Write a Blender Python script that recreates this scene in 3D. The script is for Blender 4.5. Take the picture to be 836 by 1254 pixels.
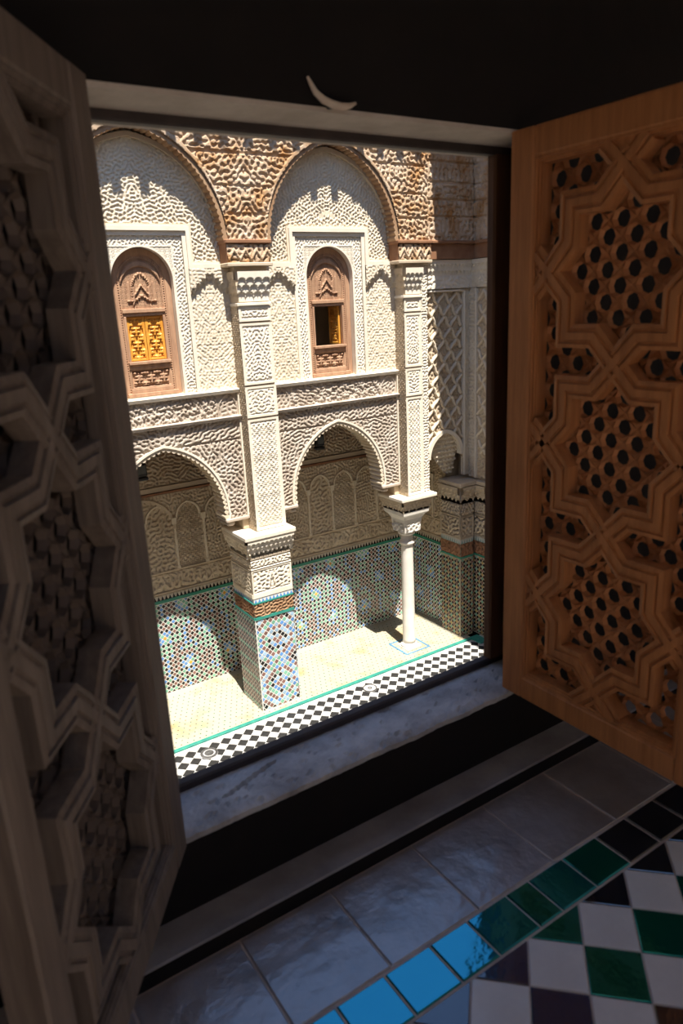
import bpy, math, random
import numpy as np
from mathutils import Matrix, Vector

for _o in list(bpy.data.objects):
    bpy.data.objects.remove(_o)
S = bpy.context.scene
COL = S.collection
rnd = random.Random(7)

# ------------------------------------------------------------------ camera
F_PX, W_PX = 875.72, 836.0
pitch, yaw, roll = (math.radians(a) for a in (16.37737, 32.49904, 2.86172))
fwd = Vector((math.sin(yaw) * math.cos(pitch), math.cos(yaw) * math.cos(pitch), -math.sin(pitch)))
right = Vector((math.cos(yaw), -math.sin(yaw), 0))
down = fwd.cross(right)
r2 = right * math.cos(roll) + down * math.sin(roll)
d2 = down * math.cos(roll) - right * math.sin(roll)
cam = bpy.data.cameras.new('camera')
camo = bpy.data.objects.new('camera', cam)
COL.objects.link(camo)
camo.matrix_world = Matrix(((r2.x, -d2.x, -fwd.x, 0), (r2.y, -d2.y, -fwd.y, 0), (r2.z, -d2.z, -fwd.z, 6.0), (0, 0, 0, 1)))
cam.sensor_fit = 'HORIZONTAL'
cam.sensor_width = 24.0
cam.lens = 24.0 * F_PX / W_PX
cam.clip_start = 0.02
cam.dof.use_dof = True
cam.dof.focus_distance = 11.0
cam.dof.aperture_fstop = 4.2
S.camera = camo

# ------------------------------------------------------------------ light
SUN = Vector((0.15, 1.0, -2.45)).normalized()
world = bpy.data.worlds.new('world')
S.world = world
world.use_nodes = True
wn = world.node_tree.nodes
sky = wn.new('ShaderNodeTexSky')
sky.sky_type = 'NISHITA'
sky.sun_disc = False
sky.sun_elevation = math.asin(-SUN.z)
sky.sun_rotation = math.atan2(-SUN.x, -SUN.y)
sky.altitude = 400
sky.air_density = 1.0
sky.dust_density = 0.1
sky.ozone_density = 3.0
bg = wn['Background']
bg.inputs['Strength'].default_value = 0.125
world.node_tree.links.new(sky.outputs[0], bg.inputs['Color'])
sl = bpy.data.lights.new('sun', 'SUN')
sl.energy = 5.0
sl.angle = math.radians(0.53)
sl.color = (1.0, 0.95, 0.86)
suno = bpy.data.objects.new('sun', sl)
COL.objects.link(suno)
suno.rotation_euler = SUN.to_track_quat('-Z', 'Y').to_euler()
suno.location = (4, 4, 20)
S.view_settings.view_transform = 'Standard'
S.view_settings.look = 'None'
S.view_settings.gamma = 1.0
S.view_settings.use_curve_mapping = False
S.view_settings.exposure = 1.1


# ------------------------------------------------------------------ materials
def mat(name, c0, c1=None, scale=6.0, rough=0.8, bump=0.0, bscale=60.0, spec=0.4, coat=0.0, metal=0.0, detail=6.0,
        c2=None, stretch=None, lo=0.35, hi=0.65, attr=None, ior=1.5, tint=None):
    m = bpy.data.materials.new(name)
    m.use_nodes = True
    nt = m.node_tree
    N, L = nt.nodes, nt.links
    b = N['Principled BSDF']
    b.inputs['Roughness'].default_value = rough
    b.inputs['Metallic'].default_value = metal
    b.inputs['IOR'].default_value = ior
    b.inputs['Specular IOR Level'].default_value = spec
    b.inputs['Coat Weight'].default_value = coat
    if tint:
        b.inputs['Specular Tint'].default_value = (*tint, 1)
        b.inputs['Coat Tint'].default_value = (*tint, 1)
    b.inputs['Coat Roughness'].default_value = 0.06
    b.inputs['Coat IOR'].default_value = 2.0 if coat > .5 else 1.5
    tc = N.new('ShaderNodeTexCoord')
    src = tc.outputs['Object']
    if stretch:
        mp = N.new('ShaderNodeMapping')
        mp.inputs['Scale'].default_value = stretch
        L.new(src, mp.inputs['Vector'])
        src = mp.outputs[0]
    n = N.new('ShaderNodeTexNoise')
    n.inputs['Scale'].default_value = scale
    n.inputs['Detail'].default_value = detail
    n.inputs['Roughness'].default_value = 0.62
    L.new(src, n.inputs['Vector'])
    cr = N.new('ShaderNodeValToRGB')
    cr.color_ramp.elements[0].position = lo
    cr.color_ramp.elements[1].position = hi
    c1 = c1 or tuple(x * 0.82 for x in c0)
    cr.color_ramp.elements[0].color = (*c0, 1)
    cr.color_ramp.elements[1].color = (*c1, 1)
    if c2:
        e = cr.color_ramp.elements.new((lo + hi) / 2)
        e.color = (*c2, 1)
    L.new(n.outputs['Fac'], cr.inputs['Fac'])
    out = cr.outputs['Color']
    if attr:
        a = N.new('ShaderNodeAttribute')
        a.attribute_name = attr
        mx = N.new('ShaderNodeMix')
        mx.data_type = 'RGBA'
        mx.blend_type = 'MULTIPLY'
        mx.inputs['Factor'].default_value = 1.0
        L.new(a.outputs['Color'], mx.inputs['A'])
        L.new(out, mx.inputs['B'])
        out = mx.outputs['Result']
    L.new(out, b.inputs['Base Color'])
    if bump:
        n2 = N.new('ShaderNodeTexNoise')
        n2.inputs['Scale'].default_value = bscale
        n2.inputs['Detail'].default_value = 4
        L.new(src, n2.inputs['Vector'])
        bp = N.new('ShaderNodeBump')
        bp.inputs['Strength'].default_value = bump
        bp.inputs['Distance'].default_value = 0.01
        L.new(n2.outputs['Fac'], bp.inputs['Height'])
        L.new(bp.outputs[0], b.inputs['Normal'])
        if coat:
            L.new(bp.outputs[0], b.inputs['Coat Normal'])
    return m


M = {}
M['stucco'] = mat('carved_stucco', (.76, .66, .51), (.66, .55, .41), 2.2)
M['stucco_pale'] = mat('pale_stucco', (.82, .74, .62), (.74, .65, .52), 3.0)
M['stucco_dark'] = mat('dark_stucco', (.60, .49, .355), (.48, .375, .26), 2.5)  # darker, browner tone than the carved stucco
M['frieze'] = mat('weathered_frieze', (.56, .48, .40), (.40, .32, .25), 3.5)
M['cedar'] = mat('carved_cedar', (.60, .46, .33), (.42, .21, .075), 3.2, c2=(.50, .34, .21), lo=.38, hi=.66)
M['cedar_mid'] = mat('brown_cedar', (.42, .27, .155), (.30, .165, .085), 4.0)
M['cedar_dark'] = mat('dark_cedar', (.33, .17, .09), (.24, .11, .055), 4.0)
M['window_wood'] = mat('window_wood', (.50, .30, .18), (.36, .20, .12), 5.0, stretch=(3, 3, .6))
M['orange_wood'] = mat('varnished_orange_wood', (.80, .38, .06), (.66, .27, .035), 6.0, rough=.45)
M['marble'] = mat('white_marble', (.82, .77, .70), (.72, .66, .58), 3.0, rough=.45)
M['tile'] = mat('glazed_tile', (1, 1, 1), (.86, .86, .86), 30.0, rough=.25, attr='Col', lo=.3, hi=.7)
M['grout'] = mat('white_grout', (.80, .78, .73), (.70, .67, .61), 12.0)
M['grout_tan'] = mat('tan_grout', (.50, .42, .32), (.40, .32, .23), 12.0)
M['green_tile'] = mat('green_trim_tile', (.05, .26, .17), (.035, .20, .14), 9.0, rough=.25)
M['teal'] = mat('teal_border_tile', (.045, .30, .225), (.03, .22, .18), 9.0, rough=.4)
M['blue_tile'] = mat('blue_border_tile', (.10, .27, .42), (.07, .2, .34), 9.0, rough=.3)
M['cream_floor'] = mat('cream_mosaic_floor', (.43, .395, .30), (.42, .29, .135), 2.0, rough=.6, lo=.5, hi=.72)
M['black_tile'] = mat('black_marble_tile', (.016, .015, .015), (.032, .03, .028), 14.0, rough=.6)
M['white_tile'] = mat('white_marble_tile', (.50, .485, .47), (.43, .415, .40), 6.0, rough=.6)
M['dark_metal'] = mat('dark_metal', (.03, .03, .032), (.05, .05, .05), 8.0, rough=.5)
M['lens'] = mat('grey_lamp_glass', (.10, .11, .11), (.14, .15, .15), 8.0, rough=.15)
M['iron'] = mat('worn_drain_metal', (.13, .125, .12), (.07, .067, .065), 14.0, rough=.5, metal=.2)
M['bone'] = mat('pale_plaster_chip', (.70, .60, .48), (.58, .48, .38), 20.0)
M['shutter'] = mat('brown_shutter_wood', (.56, .235, .085), (.40, .16, .055), 3.2, rough=.5, stretch=(14, 14, 1.2), bump=.15,
                   bscale=12.0)
M['shutter_shaded'] = mat('shaded_shutter_wood', (.19, .15, .12), (.12, .092, .072), 3.2, rough=.6, stretch=(14, 14, 1.2),
                        bump=.15, bscale=12.0)  # left leaf's weaker light put into a darker, greyer wood colour
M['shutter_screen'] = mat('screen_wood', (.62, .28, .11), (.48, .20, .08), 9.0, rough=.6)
M['screen_shaded'] = mat('shaded_screen_wood', (.11, .08, .062), (.07, .05, .04), 9.0, rough=.6)  # left screen darkened likewise, its dimness held in the colour
M['frame_dark'] = mat('dark_frame_paint', (.075, .06, .055), (.045, .036, .034), 8.0, rough=.6)
M['frame_brown'] = mat('brown_frame_wood', (.17, .085, .045), (.10, .05, .03), 4.0, rough=.6, stretch=(10, 10, 1))
M['room_plaster'] = mat('room_plaster', (.72, .65, .56), (.62, .55, .46), 3.0, rough=.9, bump=.4, bscale=14.0)
M['wall_unlit'] = mat('unlit_wall_black', (.008, .006, .0055), (.005, .004, .0035), 6.0, rough=.9, bump=.3, bscale=14.0)  # near-black base colour keeps the unlit room side of the wall dark
M['soffit'] = mat('limewashed_soffit', (.62, .55, .47), (.48, .42, .35), 9.0, rough=.9, bump=.3, bscale=20.0)
M['sill'] = mat('rough_sill_plaster', (.62, .60, .58), (.34, .32, .31), 9.0, rough=.55, bump=.6, bscale=22.0)
M['ledge'] = mat('worn_ledge_stone', (.38, .355, .34), (.26, .24, .235), 7.0, rough=.45, bump=.4, bscale=18.0)
M['quarry'] = mat('grey_quarry_tile', (.36, .33, .33), (.24, .195, .18), 7.0, rough=.36, bump=.9, bscale=11.0,
                  c2=(.31, .27, .255), spec=.5, ior=2.9)
M['z_green'] = mat('green_zellige', (.012, .12, .055), (.008, .085, .045), 9.0, rough=.10, bump=.35, bscale=9.0, coat=.4, spec=.5, ior=4.6, tint=(.10, .82, 1.0))  # specular tint puts extra sky blue into the glaze reflections
M['z_green2'] = mat('sea_green_zellige', (.02, .16, .12), (.012, .11, .09), 9.0, rough=.10, bump=.35, bscale=9.0, coat=.4, spec=.5, ior=4.6, tint=(.10, .82, 1.0))  # same sky-blue tint put into the reflections
M['z_black'] = mat('black_zellige', (.012, .012, .016), (.02, .02, .026), 9.0, rough=.14, bump=.3, bscale=9.0, coat=.6, ior=1.8)
M['z_navy'] = mat('navy_zellige', (.014, .03, .07), (.02, .045, .10), 9.0, rough=.12, bump=.3, bscale=9.0, coat=.6, ior=1.9)
M['z_white'] = mat('white_zellige', (.84, .83, .82), (.72, .71, .71), 7.0, rough=.25, bump=.25, bscale=10.0, coat=.3)
M['grout_room'] = mat('pinkish_grout', (.66, .55, .48), (.50, .41, .36), 20.0, rough=.95)
M['outer'] = mat('outer_plaster', (.60, .52, .42), (.52, .44, .34), 2.0)


# checkerboard paving beyond the tiles built one by one
def checker_mat():
    m = bpy.data.materials.new('checker_paving')
    m.use_nodes = True
    N, L = m.node_tree.nodes, m.node_tree.links
    tc = N.new('ShaderNodeTexCoord')
    mp = N.new('ShaderNodeMapping')
    mp.inputs['Rotation'].default_value = (0, 0, math.radians(45))
    ck = N.new('ShaderNodeTexChecker')
    ck.inputs['Scale'].default_value = 1 / 0.1273
    ck.inputs['Color1'].default_value = (.02, .019, .018, 1)
    ck.inputs['Color2'].default_value = (.48, .46, .44, 1)
    L.new(tc.outputs['Object'], mp.inputs[0])
    L.new(mp.outputs[0], ck.inputs['Vector'])
    L.new(ck.outputs['Color'], N['Principled BSDF'].inputs['Base Color'])
    N['Principled BSDF'].inputs['Roughness'].default_value = .5
    return m


M['checker'] = checker_mat()


# ------------------------------------------------------------------ object helpers
def finish(o, m, parent, smooth=False):
    if m is not None:
        o.data.materials.append(M[m] if isinstance(m, str) else m)
    COL.objects.link(o)
    if parent is not None:
        o.parent = parent
    if smooth:
        o.data.polygons.foreach_set('use_smooth', [True] * len(o.data.polygons))
    return o


class MB:
    def __init__(s):
        s.v, s.f, s.c = [], [], []

    def add(s, vs, fs):
        k = len(s.v)
        s.v += [tuple(p) for p in vs]
        s.f += [tuple(i + k for i in q) for q in fs]
        return s

    def box(s, x0, x1, y0, y1, z0, z1):
        return s.add([(x0, y0, z0), (x1, y0, z0), (x1, y1, z0), (x0, y1, z0), (x0, y0, z1), (x1, y0, z1), (x1, y1, z1), (x0, y1, z1)],
                     [(0, 3, 2, 1), (4, 5, 6, 7), (0, 1, 5, 4), (1, 2, 6, 5), (2, 3, 7, 6), (3, 0, 4, 7)])

    def cbox(s, x0, x1, y0, y1, z0, z1, b=.006):
        """box with chamfered edges"""
        b = min(b, (x1 - x0) / 3, (y1 - y0) / 3, (z1 - z0) / 3)
        vs, idx = [], {}
        for i, x in enumerate((x0, x1)):
            for j, y in enumerate((y0, y1)):
                for k, z in enumerate((z0, z1)):
                    sx, sy, sz = (1 - 2 * i) * b, (1 - 2 * j) * b, (1 - 2 * k) * b
                    for a, p in (('x', (x, y + sy, z + sz)), ('y', (x + sx, y, z + sz)), ('z', (x + sx, y + sy, z))):
                        idx[(i, j, k, a)] = len(vs)
                        vs.append(p)
        fs = []
        for i in (0, 1):
            q = [idx[(i, 0, 0, 'x')], idx[(i, 1, 0, 'x')], idx[(i, 1, 1, 'x')], idx[(i, 0, 1, 'x')]]
            fs.append(q if i else q[::-1])
            q = [idx[(0, i, 0, 'y')], idx[(1, i, 0, 'y')], idx[(1, i, 1, 'y')], idx[(0, i, 1, 'y')]]
            fs.append(q[::-1] if i else q)
            q = [idx[(0, 0, i, 'z')], idx[(1, 0, i, 'z')], idx[(1, 1, i, 'z')], idx[(0, 1, i, 'z')]]
            fs.append(q if i else q[::-1])
        for i in (0, 1):
            for j in (0, 1):
                fs.append([idx[(i, j, 0, 'x')], idx[(i, j, 1, 'x')], idx[(i, j, 1, 'y')], idx[(i, j, 0, 'y')]])
                fs.append([idx[(i, 0, j, 'x')], idx[(i, 1, j, 'x')], idx[(i, 1, j, 'z')], idx[(i, 0, j, 'z')]])
                fs.append([idx[(0, i, j, 'y')], idx[(1, i, j, 'y')], idx[(1, i, j, 'z')], idx[(0, i, j, 'z')]])
        for i in (0, 1):
            for j in (0, 1):
                for k in (0, 1):
                    fs.append([idx[(i, j, k, 'x')], idx[(i, j, k, 'y')], idx[(i, j, k, 'z')]])
        return s.add(vs, fs)

    def prism(s, poly, fn, d0, d1):
        """extrude a 2D polygon: fn(a, b, d) gives the 3D point"""
        n = len(poly)
        vs = [fn(a, b, d0) for a, b in poly] + [fn(a, b, d1) for a, b in poly]
        fs = [tuple(range(n)), tuple(range(2 * n - 1, n - 1, -1))]
        fs += [(i, i + n, (i + 1) % n + n, (i + 1) % n) for i in range(n)]
        return s.add(vs, fs)

    def ring(s, outer, inner, fn, d0, d1, closed=False):
        """band between two 2D polylines of equal length, extruded"""
        n = len(outer)
        vs = []
        for d in (d0, d1):
            vs += [fn(a, b, d) for a, b in outer] + [fn(a, b, d) for a, b in inner]
        fs = []
        for i in range(n if closed else n - 1):
            j = (i + 1) % n
            fs += [(i, j, n + j, n + i), (2 * n + i, 3 * n + i, 3 * n + j, 2 * n + j),
                   (i, 2 * n + i, 2 * n + j, j), (n + i, n + j, 3 * n + j, 3 * n + i)]
        if not closed:
            fs += [(0, n, 3 * n, 2 * n), (n - 1, 3 * n - 1, 4 * n - 1, 2 * n - 1)]
        return s.add(vs, fs)

    def sweep(s, path, prof, fn, closed=False):
        """2D path with mitred corners; prof = [(offset, height)], fn(a, b, h) -> 3D"""
        n = len(path)
        rows = []
        for i in range(n):
            p = np.array(path[i], float)
            if closed or 0 < i < n - 1:
                a, c = np.array(path[i - 1], float), np.array(path[(i + 1) % n], float)
                t0, t1 = p - a, c - p
            elif i == 0:
                t0 = t1 = np.array(path[1], float) - p
            else:
                t0 = t1 = p - np.array(path[i - 1], float)
            t0 = t0 / np.linalg.norm(t0)
            t1 = t1 / np.linalg.norm(t1)
            n0, n1 = np.array((-t0[1], t0[0])), np.array((-t1[1], t1[0]))
            mt = (n0 + n1) / max(.25, 1 + n0 @ n1)
            rows.append([fn(*(p + o * mt), h) for o, h in prof])
        k = len(prof)
        vs = [q for r in rows for q in r]
        fs = []
        for i in range(n if closed else n - 1):
            j = (i + 1) % n
            for a in range(k - 1):
                fs.append((i * k + a, i * k + a + 1, j * k + a + 1, j * k + a))
        if not closed:
            fs += [tuple(range(k)), tuple(range((n - 1) * k, n * k))]
        return s.add(vs, fs)

    def lathe(s, prof, cx, cy, n=28, square=False):
        k = len(prof)
        vs = []
        for i in range(n):
            a = 2 * math.pi * i / n
            for r, z in prof:
                vs.append((cx + r * math.cos(a), cy + r * math.sin(a), z))
        fs = []
        for i in range(n):
            j = (i + 1) % n
            for a in range(k - 1):
                fs.append((i * k + a, j * k + a, j * k + a + 1, i * k + a + 1))
        fs.append(tuple(i * k for i in range(n))[::-1])
        fs.append(tuple(i * k + k - 1 for i in range(n)))
        return s.add(vs, fs)

    def build(s, name, m, parent=None, smooth=False):
        me = bpy.data.meshes.new(name)
        me.from_pydata(s.v, [], s.f)
        me.update()
        o = bpy.data.objects.new(name, me)
        return finish(o, m, parent, smooth)


def tag(o, label=None, cat=None, group=None, kind=None):
    if label:
        o['label'] = label
    if cat:
        o['category'] = cat
    if group:
        o['group'] = group
    if kind:
        o['kind'] = kind
    return o


def empty(name, loc=(0, 0, 0), rz=0.0):
    o = bpy.data.objects.new(name, None)
    o.empty_display_size = .1
    o.location = loc
    o.rotation_euler = (0, 0, rz)
    COL.objects.link(o)
    return o


def copy_tree(o, parent=None):
    c = o.copy()
    COL.objects.link(c)
    c.parent = parent
    for ch in [x for x in bpy.data.objects if x.parent == o]:
        copy_tree(ch, c)
    return c


def bx(name, m, parent, x0, x1, y0, y1, z0, z1, b=0.0):
    mb = MB()
    (mb.cbox(x0, x1, y0, y1, z0, z1, b) if b else mb.box(x0, x1, y0, y1, z0, z1))
    return mb.build(name, m, parent)


# ------------------------------------------------------------------ carved relief as real height-field geometry
X_, Z_, NY_ = np.array((1., 0, 0)), np.array((0, 0, 1.)), np.array((0, -1., 0))


def HF(name, m, parent, O, U, ur, vr, hf, mask=None, step=.009, depth=.025):
    """relief panel: point = O + u*U + v*Z + h*normal; u measured in metres along U"""
    V = Z_
    Nn = np.cross(U, V)
    nu = max(2, int(round((ur[1] - ur[0]) / step)) + 1)
    nv = max(2, int(round((vr[1] - vr[0]) / step)) + 1)
    u, v = np.meshgrid(np.linspace(*ur, nu), np.linspace(*vr, nv), indexing='ij')
    h = hf(u, v) * depth
    P = np.asarray(O, float) + u[..., None] * U + v[..., None] * V + h[..., None] * Nn
    idx = np.arange(nu * nv).reshape(nu, nv)
    F = np.stack((idx[:-1, :-1], idx[1:, :-1], idx[1:, 1:], idx[:-1, 1:]), -1).reshape(-1, 4)
    if mask is not None:
        uc = (u[:-1, :-1] + u[1:, 1:]) / 2
        vc = (v[:-1, :-1] + v[1:, 1:]) / 2
        F = F[mask(uc, vc).ravel()]
    used = np.unique(F)
    re = np.full(nu * nv, -1)
    re[used] = np.arange(len(used))
    F = re[F].astype(np.int32)
    P = P.reshape(-1, 3)[used].astype(np.float32)
    me = bpy.data.meshes.new(name)
    me.vertices.add(len(P))
    me.vertices.foreach_set('co', P.ravel())
    me.loops.add(F.size)
    me.loops.foreach_set('vertex_index', F.ravel())
    me.polygons.add(len(F))
    me.polygons.foreach_set('loop_start', np.arange(0, F.size, 4, dtype=np.int32))
    me.update(calc_edges=True)
    o = bpy.data.objects.new(name, me)
    return finish(o, m, parent)


def sst(a, b, x):
    t = np.clip((x - a) / (b - a), 0, 1)
    return t * t * (3 - 2 * t)


def worms(lam, seed=1, mir=None, an=1.0, thr=-.38, sharp=.18):
    """curling foliage: band-limited random waves, mirrored about u = mir"""
    g = np.random.RandomState(seed)
    n = 22
    an_ = g.uniform(0, 2 * np.pi, n)
    k = 2 * np.pi / lam * g.uniform(.82, 1.18, n)
    ph = g.uniform(0, 2 * np.pi, n)

    def f(u, v):
        uu = np.abs(u - mir) if mir is not None else u
        w = np.zeros_like(u)
        for i in range(n):
            w += np.cos(k[i] * (np.cos(an_[i]) * uu * an + np.sin(an_[i]) * v) + ph[i])
        return sst(thr - sharp, thr + sharp, w / math.sqrt(n / 2))
    return f


def stars(p, u0=0., v0=0., thr=.1):
    """interlaced eight-fold star ground"""
    k = 2 * np.pi / p

    def f(u, v):
        a, b = (u - u0) * k, (v - v0) * k
        w = np.cos(a) * np.cos(b) + .8 * np.cos(1.5 * (a + b)) * np.cos(1.5 * (a - b)) + .55 * np.cos(2.6 * a) + .55 * np.cos(2.6 * b)
        return sst(thr - .45, thr + .45, w)
    return f


def script(v0, v1, seed=3):
    """cursive carved inscription: tall strokes over a running baseline and leaf ground"""
    g = np.random.RandomState(seed)
    H = v1 - v0
    xs = np.cumsum(g.uniform(.05, .12, 120))
    hs = g.uniform(.45, .95, 120)
    wig = g.uniform(-.25, .25, 120)
    w1 = worms(.085, seed + 5, sharp=.25)

    def f(u, v):
        t = (v - v0) / H
        r = np.zeros_like(u)
        uu = np.mod(u, 7.0)
        for x, h, wg in zip(xs, hs, wig):
            d = np.abs(uu - x - wg * .06 * (t - .5))
            r = np.maximum(r, ((d < .013) & (t > .12) & (t < h)).astype(float))
        base = .24 + .13 * np.sin(u * 34 + 2 * np.sin(u * 13))
        r = np.maximum(r, (np.abs(t - base) < .085).astype(float))
        b2 = .62 + .16 * np.sin(u * 27 + 1.5 * np.sin(u * 9 + 1))
        r = np.maximum(r, .85 * ((np.abs(t - b2) < .05) & (np.sin(u * 17) > 0)).astype(float))
        r = np.maximum(r, .6 * w1(u, v))
        return r
    return f


def framed(f, u0, u1, v0, v1, b=.03, hi=1.0):
    """pattern f inside a raised plain border of width b"""
    def g(u, v):
        e = np.minimum(np.minimum(u - u0, u1 - u), np.minimum(v - v0, v1 - v))
        return np.where(e < b, hi, np.where(e < b + .014, -.35, f(u, v)))
    return g


def stalactites(u0, u1, v0, v1, n, rows=3):
    """honeycomb corbels: each row hangs out farther than the one below, its lower edge cut into small arches"""
    p = (u1 - u0) / n

    def f(u, v):
        t = (v - v0) / (v1 - v0)
        h = np.zeros_like(u)
        for r in range(rows):
            ph = (u - u0) / p + .5 * (r % 2)
            c = np.abs(ph - np.floor(ph) - .5) * 2
            edge = (r + .15 + .75 * np.sqrt(np.clip(1 - c * c, 0, 1))) / (rows + .6)
            h = np.where(t > edge, (r + 1.0) / rows, h)
        return h
    return f


def arch_pts(half, spring, apex, n=28, xc=0.0):
    """pointed two-centred arch from the right springing over the apex to the left springing"""
    rise = apex - spring
    c = max(0.0, (rise * rise - half * half) / (2 * half))
    r = half + c
    ry = rise / math.sqrt(r * r - c * c)
    a1 = math.acos(c / r)
    R = [(-c + r * math.cos(a1 * i / n), spring + ry * r * math.sin(a1 * i / n)) for i in range(n + 1)]
    R[-1] = (0, apex)
    return [(xc + x, z) for x, z in R] + [(xc - x, z) for x, z in R[-2::-1]]


def arch_z(half, spring, apex):
    rise = apex - spring
    c = max(0.0, (rise * rise - half * half) / (2 * half))
    r = half + c
    ry = rise / math.sqrt(r * r - c * c)

    def f(x):
        x = np.abs(x)
        return np.where(x < half, spring + ry * np.sqrt(np.clip(r * r - (x + c) ** 2, 0, None)), -1e3)
    return f


def offset_line(pts, d):
    out = []
    n = len(pts)
    for i, p in enumerate(pts):
        a, b = pts[max(i - 1, 0)], pts[min(i + 1, n - 1)]
        tx, tz = b[0] - a[0], b[1] - a[1]
        l = math.hypot(tx, tz) or 1
        out.append((p[0] + d * tz / l, p[1] - d * tx / l))
    return out


def lobed(pts, amp, pitch, sub=5):
    """resample a polyline and push it inwards in small lobes; returns (smooth, lobed)"""
    P = np.array(pts)
    L = np.concatenate(([0], np.cumsum(np.hypot(*np.diff(P, axis=0).T))))
    n = int(round(L[-1] / pitch))
    t = np.linspace(0, L[-1], n * sub + 1)
    x, z = np.interp(t, L, P[:, 0]), np.interp(t, L, P[:, 1])
    q = list(zip(x, z))
    nrm = np.array(offset_line(q, 1.0)) - np.array(q)
    a = amp * np.abs(np.sin(np.pi * t / L[-1] * n))
    return q, [(x[i] - nrm[i, 0] * a[i], z[i] - nrm[i, 1] * a[i]) for i in range(len(q))]


FX = lambda y: (lambda a, b, d: (a, y - d, b))       # facade plane: d stands out towards the court
XYZ = lambda a, b, d: (a, d, b)


# ------------------------------------------------------------------ zellige mosaics: small glazed pieces as geometry
C_BLACK, C_GREEN, C_BLUE, C_BROWN, C_YEL, C_WHITE, C_LBLUE = ((.012, .011, .011), (.20, .46, .33), (.12, .29, .62), (.24, .12, .10),
                                                    (.72, .40, .05), (.74, .73, .69), (.38, .55, .72))


def mosaic(name, parent, O, U, pieces, lift=.004):
    """pieces = [(polygon in u,v ; colour)]; one mesh, one colour per piece"""
    O, Nn = np.asarray(O, float), np.cross(U, Z_)
    vs, fs, cs = [], [], []
    for poly, c in pieces:
        k = len(vs)
        for u, v in poly:
            vs.append(tuple(O + u * U + v * Z_ + lift * Nn))
        fs.append(tuple(range(k, k + len(poly))))
        cs += [(*c, 1.0)] * len(poly)
    me = bpy.data.meshes.new(name)
    me.from_pydata(vs, [], fs)
    a = me.color_attributes.new('Col', 'FLOAT_COLOR', 'CORNER')
    a.data.foreach_set('color', np.array(cs, np.float32).ravel())
    o = bpy.data.objects.new(name, me)
    o['kind'] = 'stuff'
    return finish(o, 'tile', parent)


def jit(c, s=.18):
    k = 1 + rnd.uniform(-s, s)
    return tuple(min(1, x * k) for x in c)


def diamonds(u0, u1, v0, v1, d, colour, fill=.77):
    out = []
    r = d / 2 * fill
    nu, nv = int((u1 - u0) / (d / 2)) + 1, int((v1 - v0) / (d / 2)) + 1
    for i in range(nu + 1):
        for j in range(nv + 1):
            if (i + j) % 2:
                continue
            u, v = u0 + i * d / 2, v0 + j * d / 2
            poly = [(u + r, v), (u, v + r), (u - r, v), (u, v - r)]
            poly = [(min(max(a, u0), u1), min(max(b, v0), v1)) for a, b in poly]
            if u > u1 + r * .5 or v > v1 + r * .5:
                continue
            out.append((poly, jit(colour(u, v, i, j))))
    return out


def dado_colour(cu, su, cv, sv):
    def f(u, v, i, j):
        du = (u - cu + su / 2) % su - su / 2
        row = math.floor((v - cv + sv / 2) / sv)
        du = (u - cu + su / 2 + (row % 2) * su / 2) % su - su / 2
        dv = (v - cv + sv / 2) % sv - sv / 2
        r = max(abs(du), abs(dv), (abs(du) + abs(dv)) * .72)
        if r < .025:
            return C_YEL
        if r < .055:
            return C_LBLUE if (i % 2) else C_GREEN
        if r < .085:
            return C_BLUE if (i // 2 + j // 2) % 2 else C_GREEN
        if i % 2 == 0:
            return C_BLACK
        return (C_GREEN, C_BROWN, C_BLUE, C_GREEN, C_BROWN)[int(r / .045) % 5]
    return f


def star_colour(cu, cvs):
    def f(u, v, i, j):
        best = min(cvs, key=lambda c: abs(v - c))
        du, dv = abs(u - cu), abs(v - best)
        r = math.hypot(du, dv)
        k = int(r / .0465 + .5)
        q = rnd.random()
        if k < 4:
            return (C_YEL, C_BROWN, C_LBLUE if q < .5 else C_BLUE, C_BLACK)[k]
        if k < 9:
            return ((C_GREEN, C_LBLUE), (C_BROWN, C_BROWN), (C_BLUE, C_LBLUE), (C_GREEN, C_LBLUE), (C_BROWN, C_BLUE))[k - 4][q < .4]
        return C_BLACK if k % 2 else C_LBLUE
    return f


def merlon_strip(u0, u1, v0, v1, n, c, cb):
    p = (u1 - u0) / n
    out = [([(u0, v0), (u1, v0), (u1, v1), (u0, v1)], cb)]
    top = []
    for i in range(n):
        a = u0 + i * p
        top.append(([(a + p * .12, v0), (a + p * .88, v0), (a + p * .5, v1 - .008)], c))
    return out, top


def merlon_row(name, parent, O, U, u0, u1, v0, v1, n, c, cb):
    a, b = merlon_strip(u0, u1, v0, v1, n, c, cb)
    mosaic(name, parent, O, U, a, .006)
    mosaic(name, parent, O, U, b, .010)


def settle(e, loc):
    """put a thing's Empty at its base without moving its parts"""
    e.location = loc
    for ch in [x for x in bpy.data.objects if x.parent == e]:
        ch.location = (-loc[0], -loc[1], -loc[2])


# ================================================================== THE COURTYARD
BAYS = (3.09, 5.86)
YW, YF, YB = 9.20, 8.98, 10.35          # recessed wall, front plane, back wall of the gallery
XC = 8.50                               # corner with the right wing

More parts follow.
